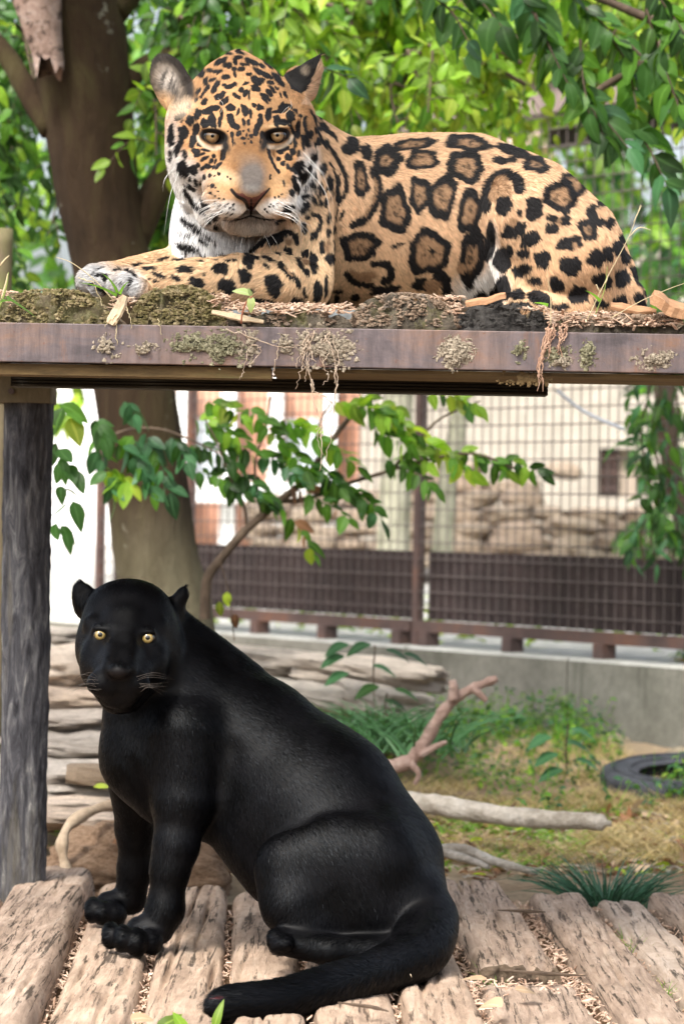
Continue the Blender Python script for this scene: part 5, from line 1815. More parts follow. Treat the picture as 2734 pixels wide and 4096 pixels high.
    for (ex, ey), sg in (((230, 1456), 1), ((339, 1463), -1)):
        s.pe(ex, ey, 5.80, 20, 12, 16, .02, 0, 'sub')
        s.pe(ex, ey, 5.834, 20, 19, 20, .010)
        s.pe(ex - sg, ey - 14, 5.822, 21, 7, 13, .010, 6 * sg)
        s.pe(ex, ey + 2.5, 5.812, 18.5, 9.8, 20, .003, 10 * sg, 'sub')
    # ears
    s.pe(194, 1374, 5.97, 28, 44, 18, .015, -14)
    s.pe(190, 1366, 5.945, 19, 34, 18, .006, -14, 'sub')
    s.pe(204, 1334, 5.97, 9, 9, 30, .006, 0, 'sub')
    s.pc((205, 1395, 5.97, 26), (240, 1390, 5.96, 30), .02)
    s.pe(388, 1400, 5.98, 26, 26, 18, .02, 30)
    s.chain([(398, 1402, 5.98, 24), (416, 1368, 5.975, 14), (428, 1337, 5.97, 3)], .012)
    s.smooth(2)
    return s


PEYES = ((230, 1456, 5.834), (339, 1463, 5.834))


def panther_coat(sx, sy, pos, nrm):
    x, y = sx / DS, sy / DS
    n = len(x)
    col = np.tile(np.array((.0021, .0021, .0026)), (n, 1))
    # the ghost of rosettes in the black coat
    v = fbm(pos[:, 0] * 22, pos[:, 1] * 22, pos[:, 2] * 22)
    col *= (.55 + 1.1 * np.clip((v - .35) * 3, 0, 1))[:, None]
    m = soft_el(x, y, 273, 1548, 26, 14, 0, .4)[:, None]
    col = col * (1 - m) + np.array((.008, .0065, .0065)) * m
    m = (soft_el(x, y, 500, 2290, 4, 3, 0, .5) * (pos[:, 1] < 5.4))[:, None]
    col = col * (1 - m) + np.array((.16, .02, .025)) * m
    return col


PAN_FLOW = [(273, 1540, 0, -1), (285, 1460, .1, -1), (292, 1360, 0, -1), (230, 1420, -.4, -1), (335, 1420, .4, -1), (190, 1480, -1, .3), (390, 1490, 1, .3), (230, 1540, -1, .5), (320, 1545, 1, .5), (270, 1610, 0, 1), (200, 1360, -.2, -1), (415, 1370, .5, -1),
            (300, 1680, 0, 1), (280, 1740, .1, 1), (420, 1560, .8, .7), (430, 1700, .1, 1), (420, 1860, 0, 1), (385, 2080, -.1, 1), (320, 2150, -1, .3), (310, 1900, 0, 1), (250, 2090, -1, .3),
            (560, 1650, .8, .7), (700, 1750, .7, .8), (850, 1850, .5, 1), (600, 1850, .5, 1), (560, 1980, .4, 1), (720, 1950, .5, .8), (800, 2050, .6, .8), (950, 2000, .3, 1), (700, 2120, -.2, 1), (1000, 2100, 0, 1), (960, 2190, -.8, .6), (850, 2240, -1, .4), (700, 2275, -1, .3), (540, 2300, -1, .1), (650, 2165, -1, .1)]


def pan_len(sx, sy, pos):
    x, y = sx / DS, sy / DS
    L = np.full(len(x), .012)
    L -= .005 * soft_el(x, y, 290, 1480, 115, 140, 0, .2)
    L += .008 * soft_el(x, y, 700, 2270, 220, 60, -10, .3) * (pos[:, 1] < 5.62)
    L += .010 * soft_el(x, y, 520, 2300, 40, 40, 0, .3) * (pos[:, 1] < 5.5)
    L *= 1 - .93 * np.maximum.reduce([soft_el(x, y, 273, 1550, 24, 14, 0, .2)] + [soft_el(x, y, ex, ey, 24, 15, 0, .15) for ex, ey, _ in PEYES])
    return np.maximum(L, .0006)


def build_panther():
    s = panther_sdf()
    verts, quads = s.nets()
    root = empty('panther', p(640, 2190, 5.8), 'black panther with yellow eyes sitting on the log deck with its tail swept round', 'panther')
    vx, vy = project(verts); vx, vy = vx / DS, vy / DS
    fv = (vx > 165) & (vx < 435) & (vy > 1325) & (vy < 1640) & (verts[:, 1] < 6.0)
    bm = subdivide_region(verts, quads, fv[quads].all(1))
    me = bpy.data.meshes.new('body'); bm.to_mesh(me); bm.free()
    co = np.empty(len(me.vertices) * 3, np.float32); me.vertices.foreach_get('co', co); co = co.reshape(-1, 3).astype(float)
    for _ in range(2): co -= s.grad(co) * s.sample(co)[:, None]
    me.vertices.foreach_set('co', co.astype(np.float32).ravel()); me.update()
    sx, sy = project(co)
    set_color(me, 'coat', 'POINT', panther_coat(sx, sy, co, s.grad(co)))
    link('body', me, M_BSKIN, root, True)
    lift = lambda sx, sy: np.full(len(sx), .20)
    dens = lambda sx, sy, mid: 1 + 1.2 * soft_el(sx / DS, sy / DS, 290, 1480, 125, 150, 0, .1) - .97 * np.maximum.reduce([soft_el(sx / DS, sy / DS, ex, ey + 1, 20, 13, 0, .15) for ex, ey, _ in PEYES])
    make_fur('fur', s, verts, quads, PFUR_N, panther_coat, pan_len, PAN_FLOW, M_BFUR, root, lift, .00042, 4, dens, .08)
    for ex, ey, D in PEYES:
        c = p(ex, ey, D - .005)
        look = (Vector((0, 0, CAMZ)) - Vector(c)).normalized()
        R = r_(16.8, D)
        mi = iris_mat('yellow_iris', (.40, .33, .15), (.38, .27, .09), tuple(Vector(c) + look * R), R * .8)
        make_eye('eye', c, R, look, None, None, 50, 20, root, mi, M_PUPIL, M_EYEDARK)
    rnd = random.Random(8)
    st = []
    for k in range(9):
        a = (rnd.uniform(300, 330), 1555 + k * 4, 5.735)
        st.append([p(*a), p(rnd.uniform(340, 352), a[1] + rnd.uniform(-14, 4), 5.71), p(rnd.uniform(370, 400), a[1] + rnd.uniform(-6, 22), 5.73)])
        a = (rnd.uniform(218, 244), 1553 + k * 4, 5.73)
        st.append([p(*a), p(rnd.uniform(185, 205), a[1] + rnd.uniform(-14, 4), 5.71), p(rnd.uniform(150, 172), a[1] + rnd.uniform(-10, 25), 5.73)])
    hair_strands('whisker', st, .00045, plain_mat('dark_whisker', (.10, .085, .075), .4, .4), root)
    # a white fleck or two on the coat
    b = MB()
    for x, y, D in ((942, 2238, 5.42),):
        b.tube([p(x - 2, y - 4, D), p(x, y, D - .002), p(x + 1.5, y + 4, D)], [.0004, .0008, .0004], 4)
    b.build('straw_fleck', plain_mat('straw_fleck', (.6, .5, .36), .8), root)
    return s


PFUR_N = 170000
PAN = build_panther()
# ------------------------------------------------------------------ trees, leaves, grass, litter
def leaf_mat(name, c, trans, back=.55, spots=False):
    t = NT(name)
    oi = t.add('ShaderNodeObjectInfo')
    v0 = t.coords((1, 1, 1))
    geo = t.add('ShaderNodeNewGeometry')
    rnd_ = t.add('ShaderNodeMath', operation='ADD')
    t.lk(oi.outputs['Random'], rnd_.inputs[0]); t.lk(geo.outputs['Random Per Island'], rnd_.inputs[1])
    fr = t.add('ShaderNodeMath', operation='FRACT'); t.lk(rnd_.outputs[0], fr.inputs[0])
    k = t.ramp(fr.outputs[0], [(0, .42), (1, 1.55)])
    col = t.mix(1, c, k, 'MULTIPLY')
    col = t.mix(.35, col, t.ramp(t.noise(v0, 60, 4, .6), [(.3, .6), (.7, 1.25)]), 'MULTIPLY')
    rib = t.add('ShaderNodeAttribute', attribute_name='rib')
    col = t.mix(t.ramp(rib.outputs['Fac'], [(.80, 0.), (.95, .32)]), col, tuple(min(.6, v * 2.2 + .05) for v in c))
    bl = t.ramp(t.noise(v0, 22, 5, .7), [(.66, 0.), (.74, .6)])
    col = t.mix(bl, col, (c[0] * 2.4 + .03, c[1] * 1.15 + .02, c[2] * .8))
    d = t.add('ShaderNodeBsdfPrincipled'); t.lk(col, d.inputs['Base Color'])
    d.inputs['Roughness'].default_value = .42; d.inputs['Specular IOR Level'].default_value = .28
    tr = t.add('ShaderNodeBsdfTranslucent')
    tc = t.mix(1, col, trans, 'MULTIPLY'); t.lk(tc, tr.inputs[0])
    mx = t.add('ShaderNodeMixShader'); mx.inputs[0].default_value = back
    t.lk(d.outputs[0], mx.inputs[1]); t.lk(tr.outputs[0], mx.inputs[2]); t.lk(mx.outputs[0], t.out.inputs[0])
    return t.m


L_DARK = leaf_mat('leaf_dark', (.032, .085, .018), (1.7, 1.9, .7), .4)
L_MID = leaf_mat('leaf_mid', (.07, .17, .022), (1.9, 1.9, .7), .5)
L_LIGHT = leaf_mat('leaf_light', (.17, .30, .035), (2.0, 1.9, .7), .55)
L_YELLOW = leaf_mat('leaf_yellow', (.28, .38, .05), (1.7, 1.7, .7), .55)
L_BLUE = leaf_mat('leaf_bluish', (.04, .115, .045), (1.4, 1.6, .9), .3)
L_BROWN = leaf_mat('leaf_brown', (.20, .10, .05), (1.3, 1.1, .8), .25)
LM = {'d': L_DARK, 'm': L_MID, 'l': L_LIGHT, 'y': L_YELLOW, 'b': L_BLUE, 'n': L_BROWN}


def leaf_shape(seed, wid=.5, fold=.22, droop=.25, n=6):
    """Unit ovate leaf lying along +X from its stalk, folded along the midrib, tip drooping: vertices and quads."""
    rs = random.Random(seed)
    vs, fs = [], []
    tw = rs.uniform(-.6, .6)
    for i in range(n + 1):
        u = i / n
        w = wid * .5 * (math.sin(math.pi * min(1, u ** .72)) ** .85) * (1 if i < n else 0)
        if i == 0: w = .02
        z = -droop * u * u + rs.uniform(-.015, .015)
        for s_, e in ((-1, rs.uniform(.93, 1.05)), (0, 1), (1, rs.uniform(.93, 1.05))):
            y = s_ * w * e + .10 * tw * math.sin(u * 3)
            vs.append((u, y, z + abs(s_) * fold * w + tw * y * u))
    for i in range(n):
        o = i * 3
        fs += [(o, o + 3, o + 4, o + 1), (o + 1, o + 4, o + 5, o + 2)]
    return np.array(vs), fs


SHAPES = [leaf_shape(i, wid=(.52, .6, .46, .56)[i % 4], droop=(.2, .42, .08, .30, .5, .12, .36, -.08)[i], fold=(.2, .1, .3, .25, .12, .34, .2, .28)[i]) for i in range(8)]
NARROW = [leaf_shape(30 + i, wid=.30, droop=.3) for i in range(3)]
_leafmesh = {}


def leaf_mesh(shape, mk):
    key = (id(shape), mk)
    if key not in _leafmesh:
        me = mesh_np('leaf', *shape); me.materials.append(LM[mk]); me.shade_smooth()
        me.attributes.new('rib', 'FLOAT', 'POINT').data.foreach_set('value', np.array([0, 1, 0] * (len(shape[0]) // 3), np.float32))
        _leafmesh[key] = me
    return _leafmesh[key]


def leaf_frame(pos, dirv, up, L):
    d = Vector(dirv).normalized(); u = Vector(up)
    s_ = u.cross(d)
    if s_.length < 1e-3: s_ = Vector((1, 0, 0)).cross(d)
    s_.normalize(); u = d.cross(s_)
    return Matrix(((d.x * L, s_.x * L, u.x * L, pos[0]), (d.y * L, s_.y * L, u.y * L, pos[1]), (d.z * L, s_.z * L, u.z * L, pos[2]), (0, 0, 0, 1)))


def emit_leaves(parent, leaves, keep=300, name='leaf', rest='small_leaves'):
    """leaves: (matrix, shape, material key). The ones that show largest become parts, the rest one loose mass."""
    def size(l):
        q = l[0].translation
        x, y = project(np.array([q]))
        inside = -60 < x[0] < 2800 and -60 < y[0] < 4150
        return (l[0].col[0].length / q.y) * (1 if inside else .05)
    leaves = sorted(leaves, key=size, reverse=True)
    pin = parent_world(parent).inverted()
    for M, sh, mk in leaves[:keep]:
        o = bpy.data.objects.new(name, leaf_mesh(sh, mk)); C.objects.link(o)
        o.parent = parent; o.matrix_parent_inverse = pin
        o.matrix_basis = M
    tail = leaves[keep:]
    if tail:
        keys = sorted({l[2] for l in tail})
        vs, fs, mi = [], [], []
        off = 0
        for M, sh, mk in tail:
            A = np.array(M)
            vs.append(sh[0] @ A[:3, :3].T + A[:3, 3])
            f = np.array(sh[1]) + off; off += len(sh[0])
            fs.append(f); mi += [keys.index(mk)] * len(f)
        me = quads_mesh(rest, np.vstack(vs), np.vstack(fs))
        for k in keys: me.materials.append(LM[k])
        me.attributes.new('rib', 'FLOAT', 'POINT').data.foreach_set('value', np.array([0, 1, 0] * (off // 3), np.float32))
        me.polygons.foreach_set('material_index', np.array(mi, np.int32)); me.shade_smooth()
        tag(link(rest, me, None, parent), kind='stuff')


def twig_leaves(rs, pts, n, L, mats, shapes, out, hang=.5, spread=1.0, rx=None):
    """Leaves alternating along a twig given by 3-D points."""
    q = spline(pts, n + 2)
    for i in range(1, n + 2):
        d = q[min(i + 1, n + 1)] - q[i - 1]
        d = d / max(np.linalg.norm(d), 1e-6)
        sd = np.cross(d, (0, -1, .15)); sd = sd / max(np.linalg.norm(sd), 1e-6)
        sg = 1 if i % 2 else -1
        v = d * rs.uniform(.3, .8) + sd * sg * spread * rs.uniform(.5, 1.1) + np.array((rs.gauss(0, .25), rs.gauss(0, .35), -hang * rs.uniform(.4, 1.2)))
        if i == n + 1: v = d + np.array((0, 0, -hang * .5))
        up = (rs.gauss(0, .45), rs.gauss(-.55, .5), rs.uniform(.25, 1.0))
        out.append((leaf_frame(q[i], v, up, L * rs.uniform(.7, 1.2)), rs.choice(shapes), rs.choice(mats)))


def bough(rs, wood, leaves, a, b, nt, L, mats, shapes, twl, sag=.10, nl=(5, 9), rad=.008, hang=.5):
    """A bough from a to b carrying side twigs with leaves."""
    a, b = np.array(a), np.array(b)
    mid = (a + b) / 2 + np.array((rs.gauss(0, .05), rs.gauss(0, .05), sag))
    q = spline([a, mid, b], 12)
    wood.tube(q, [rad * (1 - .75 * i / 11) for i in range(12)], 6, False)
    for k in range(nt):
        f = rs.uniform(.05, 1); i = min(10, int(f * 11)); base = q[i]
        d = q[i + 1] - q[i]; d /= np.linalg.norm(d)
        v = d * rs.uniform(.1, .9) + np.array((rs.gauss(0, .6), rs.gauss(0, .5), rs.uniform(-.9, .35)))
        v = v / np.linalg.norm(v) * twl * rs.uniform(.5, 1.2)
        tip = base + v + np.array((0, 0, -.25 * twl)); md = base + v * .5 + np.array((0, 0, .03))
        wood.tube(spline([base, md, tip], 5), [rad * .3, rad * .25, rad * .2, rad * .16, rad * .1], 4, False)
        twig_leaves(rs, [base, md, tip], rs.randint(*nl), L, mats, shapes, leaves, hang)


t = NT('tree_bark')
v0 = t.coords((1, 1, .35))
c = t.ramp(t.noise(v0, 5, 9, .7, .5), [(.28, (.011, .007, .004)), (.47, (.040, .025, .014)), (.62, (.062, .050, .022)), (.76, (.12, .10, .065))])
sp = t.ramp(t.noise(t.coords((1, 1, 1)), 9, 5, .6), [(.66, 0.), (.74, .8)])
c = t.mix(sp, c, (.33, .33, .26))
# the foot of the trunk is paler, lichen covered bark
geo = t.add('ShaderNodeNewGeometry'); sep = t.add('ShaderNodeSeparateXYZ'); t.lk(geo.outputs['Position'], sep.inputs[0])
mr = t.add('ShaderNodeMapRange'); mr.inputs['From Min'].default_value = 1.05; mr.inputs['From Max'].default_value = .72
t.lk(sep.outputs['Z'], mr.inputs['Value'])
c = t.mix(mr.outputs[0], c, t.ramp(t.noise(v0, 7, 9, .7), [(.3, (.075, .064, .04)), (.55, (.18, .16, .105)), (.75, (.28, .25, .18))]))
t.principled(c, .9, .15, t.bump(t.noise(t.coords((1, 1, .3)), 22, 9, .75), .9, .03))
M_TBARK = t.m
M_TWIG = noisy_mat('twig_bark', (.05, .035, .025), (.14, .10, .07), 20, .85)

# ---- the main tree at the left
TD = 8.9
rs = random.Random(101)
tree = empty('tree', (p(400, 1700, TD)[0], TD, .15), 'leaning dark barked tree rising behind the platform and the panther head', 'tree')
cl = spline([p(400, 1830, TD), p(385, 1430, TD), p(355, 1250, TD), p(308, 900, TD), p(255, 600, TD), p(218, 400, TD), p(190, 150, TD), p(150, -80, TD), p(110, -350, TD)], 70)
rad = np.interp(np.linspace(0, 1, 70), (0, .18, .3, .5, .62, .75, .9, 1), [r_(v, TD) for v in (125, 98, 94, 90, 96, 108, 122, 128)])
n = 36
vs, fs = [], []
for i, q in enumerate(cl):
    d = cl[min(i + 1, 69)] - cl[max(i - 1, 0)]; d /= np.linalg.norm(d)
    s_ = np.cross(d, (0, 1, 0)); s_ /= np.linalg.norm(s_); u_ = np.cross(d, s_)
    for k in range(n):
        a = 2 * math.pi * k / n
        f = 1 + .16 * (float(fbm(math.cos(a) * 1.6 + 3, math.sin(a) * 1.6, i * .06)) - .5) + .07 * (float(fbm(math.cos(a) * 5, math.sin(a) * 5 + 9, i * .4)) - .5)
        vs.append(q + (s_ * math.cos(a) + u_ * math.sin(a)) * rad[i] * f)
for i in range(69):
    for k in range(n):
        k2 = (k + 1) % n
        fs.append((i * n + k, i * n + k2, (i + 1) * n + k2, (i + 1) * n + k))
me = mesh_np('trunk', vs, fs)
bmm = bmesh.new(); bmm.from_mesh(me); bmesh.ops.recalc_face_normals(bmm, faces=bmm.faces); bmm.to_mesh(me); bmm.free()
trunk = link('trunk', me, M_TBARK, tree, True)
# the torn stump of a limb, grey splintered wood
M_TORN = log_mat('torn_wood', (.13, .08, .065), (.33, .235, .195), (.50, .41, .37), 0, .7)
vs, fs = [], []
for i in range(13):
    f = i / 12
    for k in range(18):
        a = 2 * math.pi * k / 18
        c0 = p(70 + 42 * f, -70 + 215 * f, TD - .17)
        rr = r_(66 - 30 * f, TD) * (1 + .5 * (float(fbm(math.cos(a) * 3, math.sin(a) * 3, f * 1.2)) - .5))
        q = c0 + np.array((math.cos(a) * rr, math.sin(a) * rr * .7, .0))
        if i == 12: q[2] -= .05 * rs.uniform(-.4, 1)
        vs.append(q)
for i in range(12):
    for k in range(18):
        k2 = (k + 1) % 18
        fs.append((i * 18 + k, (i + 1) * 18 + k, (i + 1) * 18 + k2, i * 18 + k2))
fs.append(tuple(12 * 18 + k for k in range(18)))
link('broken_limb', mesh_np('broken_limb', vs, fs), M_TORN, tree, True)
for pts, w0, w1, nm in (([(300, 545), (340, 470), (372, 410), (400, 360)], 46, 24, 'limb'), ([(285, 200), (330, 150), (400, 120), (520, 80)], 26, 12, 'limb'), ([(120, 300), (60, 200), (10, 120), (-60, 40)], 30, 20, 'limb'), ([(250, 20), (320, -60), (420, -160)], 50, 30, 'limb')):
    q = spline([p(x, y, TD + .03 * j) for j, (x, y) in enumerate(pts)], 14)
    MB().tube(q, [r_(w0 + (w1 - w0) * i / 13, TD) for i in range(14)], 12, True, .06).build(nm, M_TBARK, tree, True)
wood, lv = MB(), []
for k in range(34):       # left of the trunk and around it
    x, y = rs.uniform(-120, 330), rs.uniform(-60, 640)
    if 120 < x < 320: x = rs.choice((rs.uniform(-120, 110), rs.uniform(320, 420)))
    D = rs.uniform(9.2, 11.2)
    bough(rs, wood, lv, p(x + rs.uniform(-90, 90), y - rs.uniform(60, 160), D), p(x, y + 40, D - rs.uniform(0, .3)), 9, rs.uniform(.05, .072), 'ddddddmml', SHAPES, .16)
for k in range(44):       # behind the jaguar head and across the top
    x, y = rs.uniform(330, 950), rs.uniform(-80, 330)
    D = rs.uniform(8.6, 11.0)
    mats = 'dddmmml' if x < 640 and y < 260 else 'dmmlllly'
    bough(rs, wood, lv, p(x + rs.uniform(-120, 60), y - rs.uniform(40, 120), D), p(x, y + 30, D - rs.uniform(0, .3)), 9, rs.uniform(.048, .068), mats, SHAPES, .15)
for k in range(12):       # between the tree and the jaguar
    x, y = rs.uniform(330, 410), rs.uniform(230, 600)
    D = rs.uniform(9.3, 10.8)
    bough(rs, wood, lv, p(x + 40, y - 100, D), p(x, y, D), 7, .085, 'ddmml', SHAPES, .15)
# the crown spreads on over the platform, above the picture, and shades the animals
crown_limb = spline([p(110, -350, TD), (-1.0, 7.6, 3.2), (-.7, 6.2, 3.6), (-.3, 4.6, 3.7)], 24)
MB().tube(crown_limb, [.13 - .09 * i / 23 for i in range(24)], 12, True, .05).build('limb', M_TBARK, tree, True)
for k in range(95):
    x, y, z = rs.uniform(-2.6, 1.5), rs.uniform(3.0, 6.9), rs.uniform(3.0, 3.9)
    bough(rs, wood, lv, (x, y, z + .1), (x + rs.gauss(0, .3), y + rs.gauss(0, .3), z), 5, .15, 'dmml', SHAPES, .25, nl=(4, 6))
wood.build('twigs', M_TWIG, tree, True)['kind'] = 'stuff'
emit_leaves(tree, lv)

# ---- second tree: boughs hanging into the upper right corner
rs = random.Random(202)
tree2 = empty('tree', (1.9, 9.6, .2), 'leafy tree with its trunk outside the right edge, hanging bright boughs above the jaguar back', 'tree')
q = spline([(2.0, 9.6, .15), (1.95, 9.6, 1.2), (1.8, 9.4, 2.3), (1.3, 8.9, 2.9)], 20)
MB().tube(q, [.11 - .05 * i / 19 for i in range(20)], 12, True, .05).build('trunk', M_TBARK, tree2, True)
wood, lv = MB(), []
for k in range(62):
    x, y = rs.uniform(730, 1640), rs.uniform(-80, 300)
    if x > 1180 and y > 240: y -= 120
    D = rs.uniform(8.6, 9.8)
    bough(rs, wood, lv, p(x + rs.uniform(-40, 160), y - rs.uniform(40, 120), D), p(x, y + 25, D - rs.uniform(0, .25)), 9, rs.uniform(.046, .066), 'mlllllyy' if y > 60 else 'dmmlly', SHAPES, .14)
for pts in ([(1640, -60), (1500, 120), (1380, 200), (1300, 260)], [(1640, 100), (1480, 40), (1330, -20), (1160, -60)], [(1000, 150), (880, 200), (760, 240)]):
    qq = spline([p(x, y, 7.9 if pts[0][0] > 1100 else 9.2) for x, y in pts], 16)
    wood.tube(qq, [.016 - .010 * i / 15 for i in range(16)], 7, False)
# the nearer dark sprays
for k, (xa, ya, xb, yb, n_, mats) in enumerate(((1225, 30, 1300, 190, 10, 'ddm'), (1300, 190, 1390, 330, 10, 'ddb'), (1340, 220, 1440, 340, 10, 'ddb'), (1400, 240, 1530, 430, 14, 'ddmb'), (1380, 60, 1460, 250, 14, 'ddm'), (1480, 20, 1560, 260, 14, 'ddmm'),
                                             (1180, -30, 1250, 120, 10, 'ddb'), (980, -20, 1080, 110, 10, 'ddb'), (1440, 100, 1590, 300, 12, 'dmm'), (1290, -20, 1420, 90, 12, 'ddm'), (1500, -20, 1600, 120, 12, 'ddm'), (1330, 90, 1350, 260, 8, 'dmm'), (700, 150, 800, 180, 6, 'dbb'), (1050, -30, 1150, 60, 10, 'ddm'))):
    D = 7.7 + .05 * (k % 5)
    pts = [p(xa, ya, D), p((xa + xb) / 2 + rs.uniform(-15, 15), (ya + yb) / 2 - 12, D), p(xb, yb, D - .05)]
    wood.tube(spline(pts, 8), [.0045 - .003 * i / 7 for i in range(8)], 5, False)
    twig_leaves(rs, pts, n_, .085, mats, SHAPES, lv, .75)
wood.build('twigs', M_TWIG, tree2, True)['kind'] = 'stuff'
emit_leaves(tree2, lv)

# ---- young shoot growing from the foot of the tree
rs = random.Random(303)
SD = 8.5
shoot = empty('sapling', p(475, 1430, SD), 'young leafy shoot rising from the tree foot, spreading in front of the mesh fence', 'sapling')
stems = [([(470, 1420), (475, 1330), (505, 1285), (560, 1220), (640, 1150), (700, 1100), (740, 1040), (800, 960), (870, 900)], 13, 5), ([(640, 1150), (700, 1145), (780, 1115), (860, 1090), (960, 1060), (1080, 1040), (1180, 1075)], 6, 2.5),
         ([(565, 1215), (560, 1160), (530, 1100), (500, 1020), (470, 960)], 4, 2), ([(600, 1185), (590, 1120), (585, 1060), (610, 980), (620, 910)], 4, 2), ([(740, 1040), (730, 980), (760, 920)], 4, 2), ([(900, 1075), (960, 1010), (1010, 960), (1100, 920)], 4, 2),
         ([(230, 1010), (300, 985), (370, 985), (440, 1010), (500, 1040)], 4, 2), ([(870, 900), (960, 860), (1060, 830)], 5, 2)]
wood, lv = MB(), []
SQ = []
for pts, w0, w1 in stems:
    q = spline([p(x, y, SD + .04 * math.sin(x * .01)) for x, y in pts], 26); SQ.append(q)
    wood.tube(q, [r_(w0 + (w1 - w0) * i / 25, SD) for i in range(26)], 8, False)
wood.build('stems', M_TWIG, shoot, True)


def spray(x0, y0, x1, y1, n_, mats, L=.056, D=SD, hang=.7):
    if L == .056:
        n_ = int(n_ * 1.5)
    twig_leaves(rs, [p(x0, y0, D), p((x0 + x1) / 2, (y0 + y1) / 2 - 8, D - .03), p(x1, y1, D - .05)], n_, L, mats, SHAPES, lv, hang)


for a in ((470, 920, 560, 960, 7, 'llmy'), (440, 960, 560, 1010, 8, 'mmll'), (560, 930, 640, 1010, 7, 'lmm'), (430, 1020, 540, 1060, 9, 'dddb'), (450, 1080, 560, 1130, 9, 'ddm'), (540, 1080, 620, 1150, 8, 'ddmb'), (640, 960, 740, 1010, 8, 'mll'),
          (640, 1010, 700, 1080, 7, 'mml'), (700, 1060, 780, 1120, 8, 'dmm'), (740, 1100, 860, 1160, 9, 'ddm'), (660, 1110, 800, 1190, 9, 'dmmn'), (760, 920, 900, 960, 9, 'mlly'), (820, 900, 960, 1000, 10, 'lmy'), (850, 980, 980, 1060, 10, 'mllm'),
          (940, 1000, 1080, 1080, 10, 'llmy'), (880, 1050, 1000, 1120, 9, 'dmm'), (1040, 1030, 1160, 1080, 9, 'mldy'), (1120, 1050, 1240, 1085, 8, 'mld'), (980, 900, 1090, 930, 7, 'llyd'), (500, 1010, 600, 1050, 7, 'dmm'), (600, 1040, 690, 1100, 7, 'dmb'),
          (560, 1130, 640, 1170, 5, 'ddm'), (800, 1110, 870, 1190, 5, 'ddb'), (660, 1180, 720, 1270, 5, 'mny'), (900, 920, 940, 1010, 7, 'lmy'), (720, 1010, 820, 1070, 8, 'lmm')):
    spray(*a)
# the blotched spray in front of the trunk
for a in ((215, 1000, 260, 1140, 7, 'bdm'), (250, 1000, 330, 1080, 6, 'bmb'), (300, 990, 350, 1130, 7, 'bbm'), (330, 985, 390, 1130, 8, 'bmb'), (390, 1000, 430, 1060, 6, 'bbd'), (240, 1080, 300, 1110, 5, 'mly'), (280, 920, 310, 950, 3, 'bb'), (215, 960, 240, 1000, 4, 'dd')):
    spray(*a[:4], int(a[4] * 1.5), a[5], .066, SD - .25, .9)
for a in ((120, 920, 160, 960, 4, 'mly'), (125, 1010, 140, 1050, 2, 'dd'), (125, 1060, 165, 1080, 2, 'dd'), (130, 1110, 168, 1150, 3, 'dd'), (120, 1200, 150, 1220, 2, 'dd')):
    spray(*a, .075, 7.6, .8)
# two yellowing leaves low on a hanging shoot
wood = MB(); q = spline([p(505, 1290, 8.3), p(520, 1340, 8.3), p(530, 1400, 8.3), p(537, 1470, 8.3)], 14)
wood.tube(q, .0018, 5, False).build('hanging_stem', M_TWIG, shoot, True)
for x, y, mk in ((503, 1392, 'y'), (538, 1420, 'n'), (520, 1370, 'y')):
    lv.append((leaf_frame(p(x, y - 12, 8.29), (.15, 0, -1), (0, -1, .2), .042), SHAPES[1], mk))
emit_leaves(shoot, lv)

# ---- vine climbing the mesh at the right
rs = random.Random(404)
vine = empty('climbing_vine', p(1500, 1290, 9.9), 'dark vine with drooping leaves climbing the mesh fence at the right', 'vine')
wood, lv = MB(), []
for xs in (1480, 1505, 1545):
    q = spline([p(xs + 12 * math.sin(i * 1.4 + xs), 1290 - i * 55, 9.85) for i in range(9)], 24)
    MB().tube(q, .004, 5, False).build('stem', M_TWIG, vine, True)
    for i in range(2, 23, 2):
        b = q[i]
        twig_leaves(rs, [b, b + np.array((rs.uniform(-.05, .05), -.03, -.01)), b + np.array((rs.uniform(-.09, .09), -.05, -.06))], 3, .066, 'ddmb', NARROW + SHAPES[:1], lv, 1.0)
q = spline([p(1600, 1290, 10.4), p(1555, 1150, 10.4), p(1530, 1000, 10.4), p(1520, 860, 10.4)], 14)
wood.tube(q, .035, 10, False)
wood.build('stem', M_TWIG, vine, True)
emit_leaves(vine, lv)

# ---- pale trunks beyond the fence
for k, (x, w, D, lab) in enumerate(((905, 42, 14.0, 'thicker pale lichened tree trunk behind the mesh fence, left of the post'), (1020, 26, 14.4, 'slim pale leaning tree trunk behind the mesh fence'))):
    pts = [p(x - 8, 1420, D), p(x, 1150, D), p(x + 10 + 25 * k, 940, D), p(x + 20 + 50 * k, 600, D), p(x + 25 + 60 * k, 100, D)]
    tr_ = empty('tree', pts[0], lab, 'tree')
    q = spline(pts, 20)
    MB().tube(q, [r_(w * (1 - .4 * i / 19), D) for i in range(20)], 12, True, .06).build('trunk', noisy_mat('pale_bark', (.16, .16, .11), (.38, .37, .29), 7, .9), tr_, True)
    rs = random.Random(500 + k)
    wood, lv = MB(), []
    for j in range(26):
        xx, yy = rs.uniform(x - 330, x + 420), rs.uniform(-150, 330)
        DD = D + rs.uniform(-.8, 1.0)
        bough(rs, wood, lv, p(xx, yy - 120, DD), p(xx + rs.uniform(-60, 60), yy, DD), 7, .10, 'mllly', SHAPES, .22)
    wood.build('twigs', M_TWIG, tr_, True)['kind'] = 'stuff'
    emit_leaves(tr_, lv, 120)

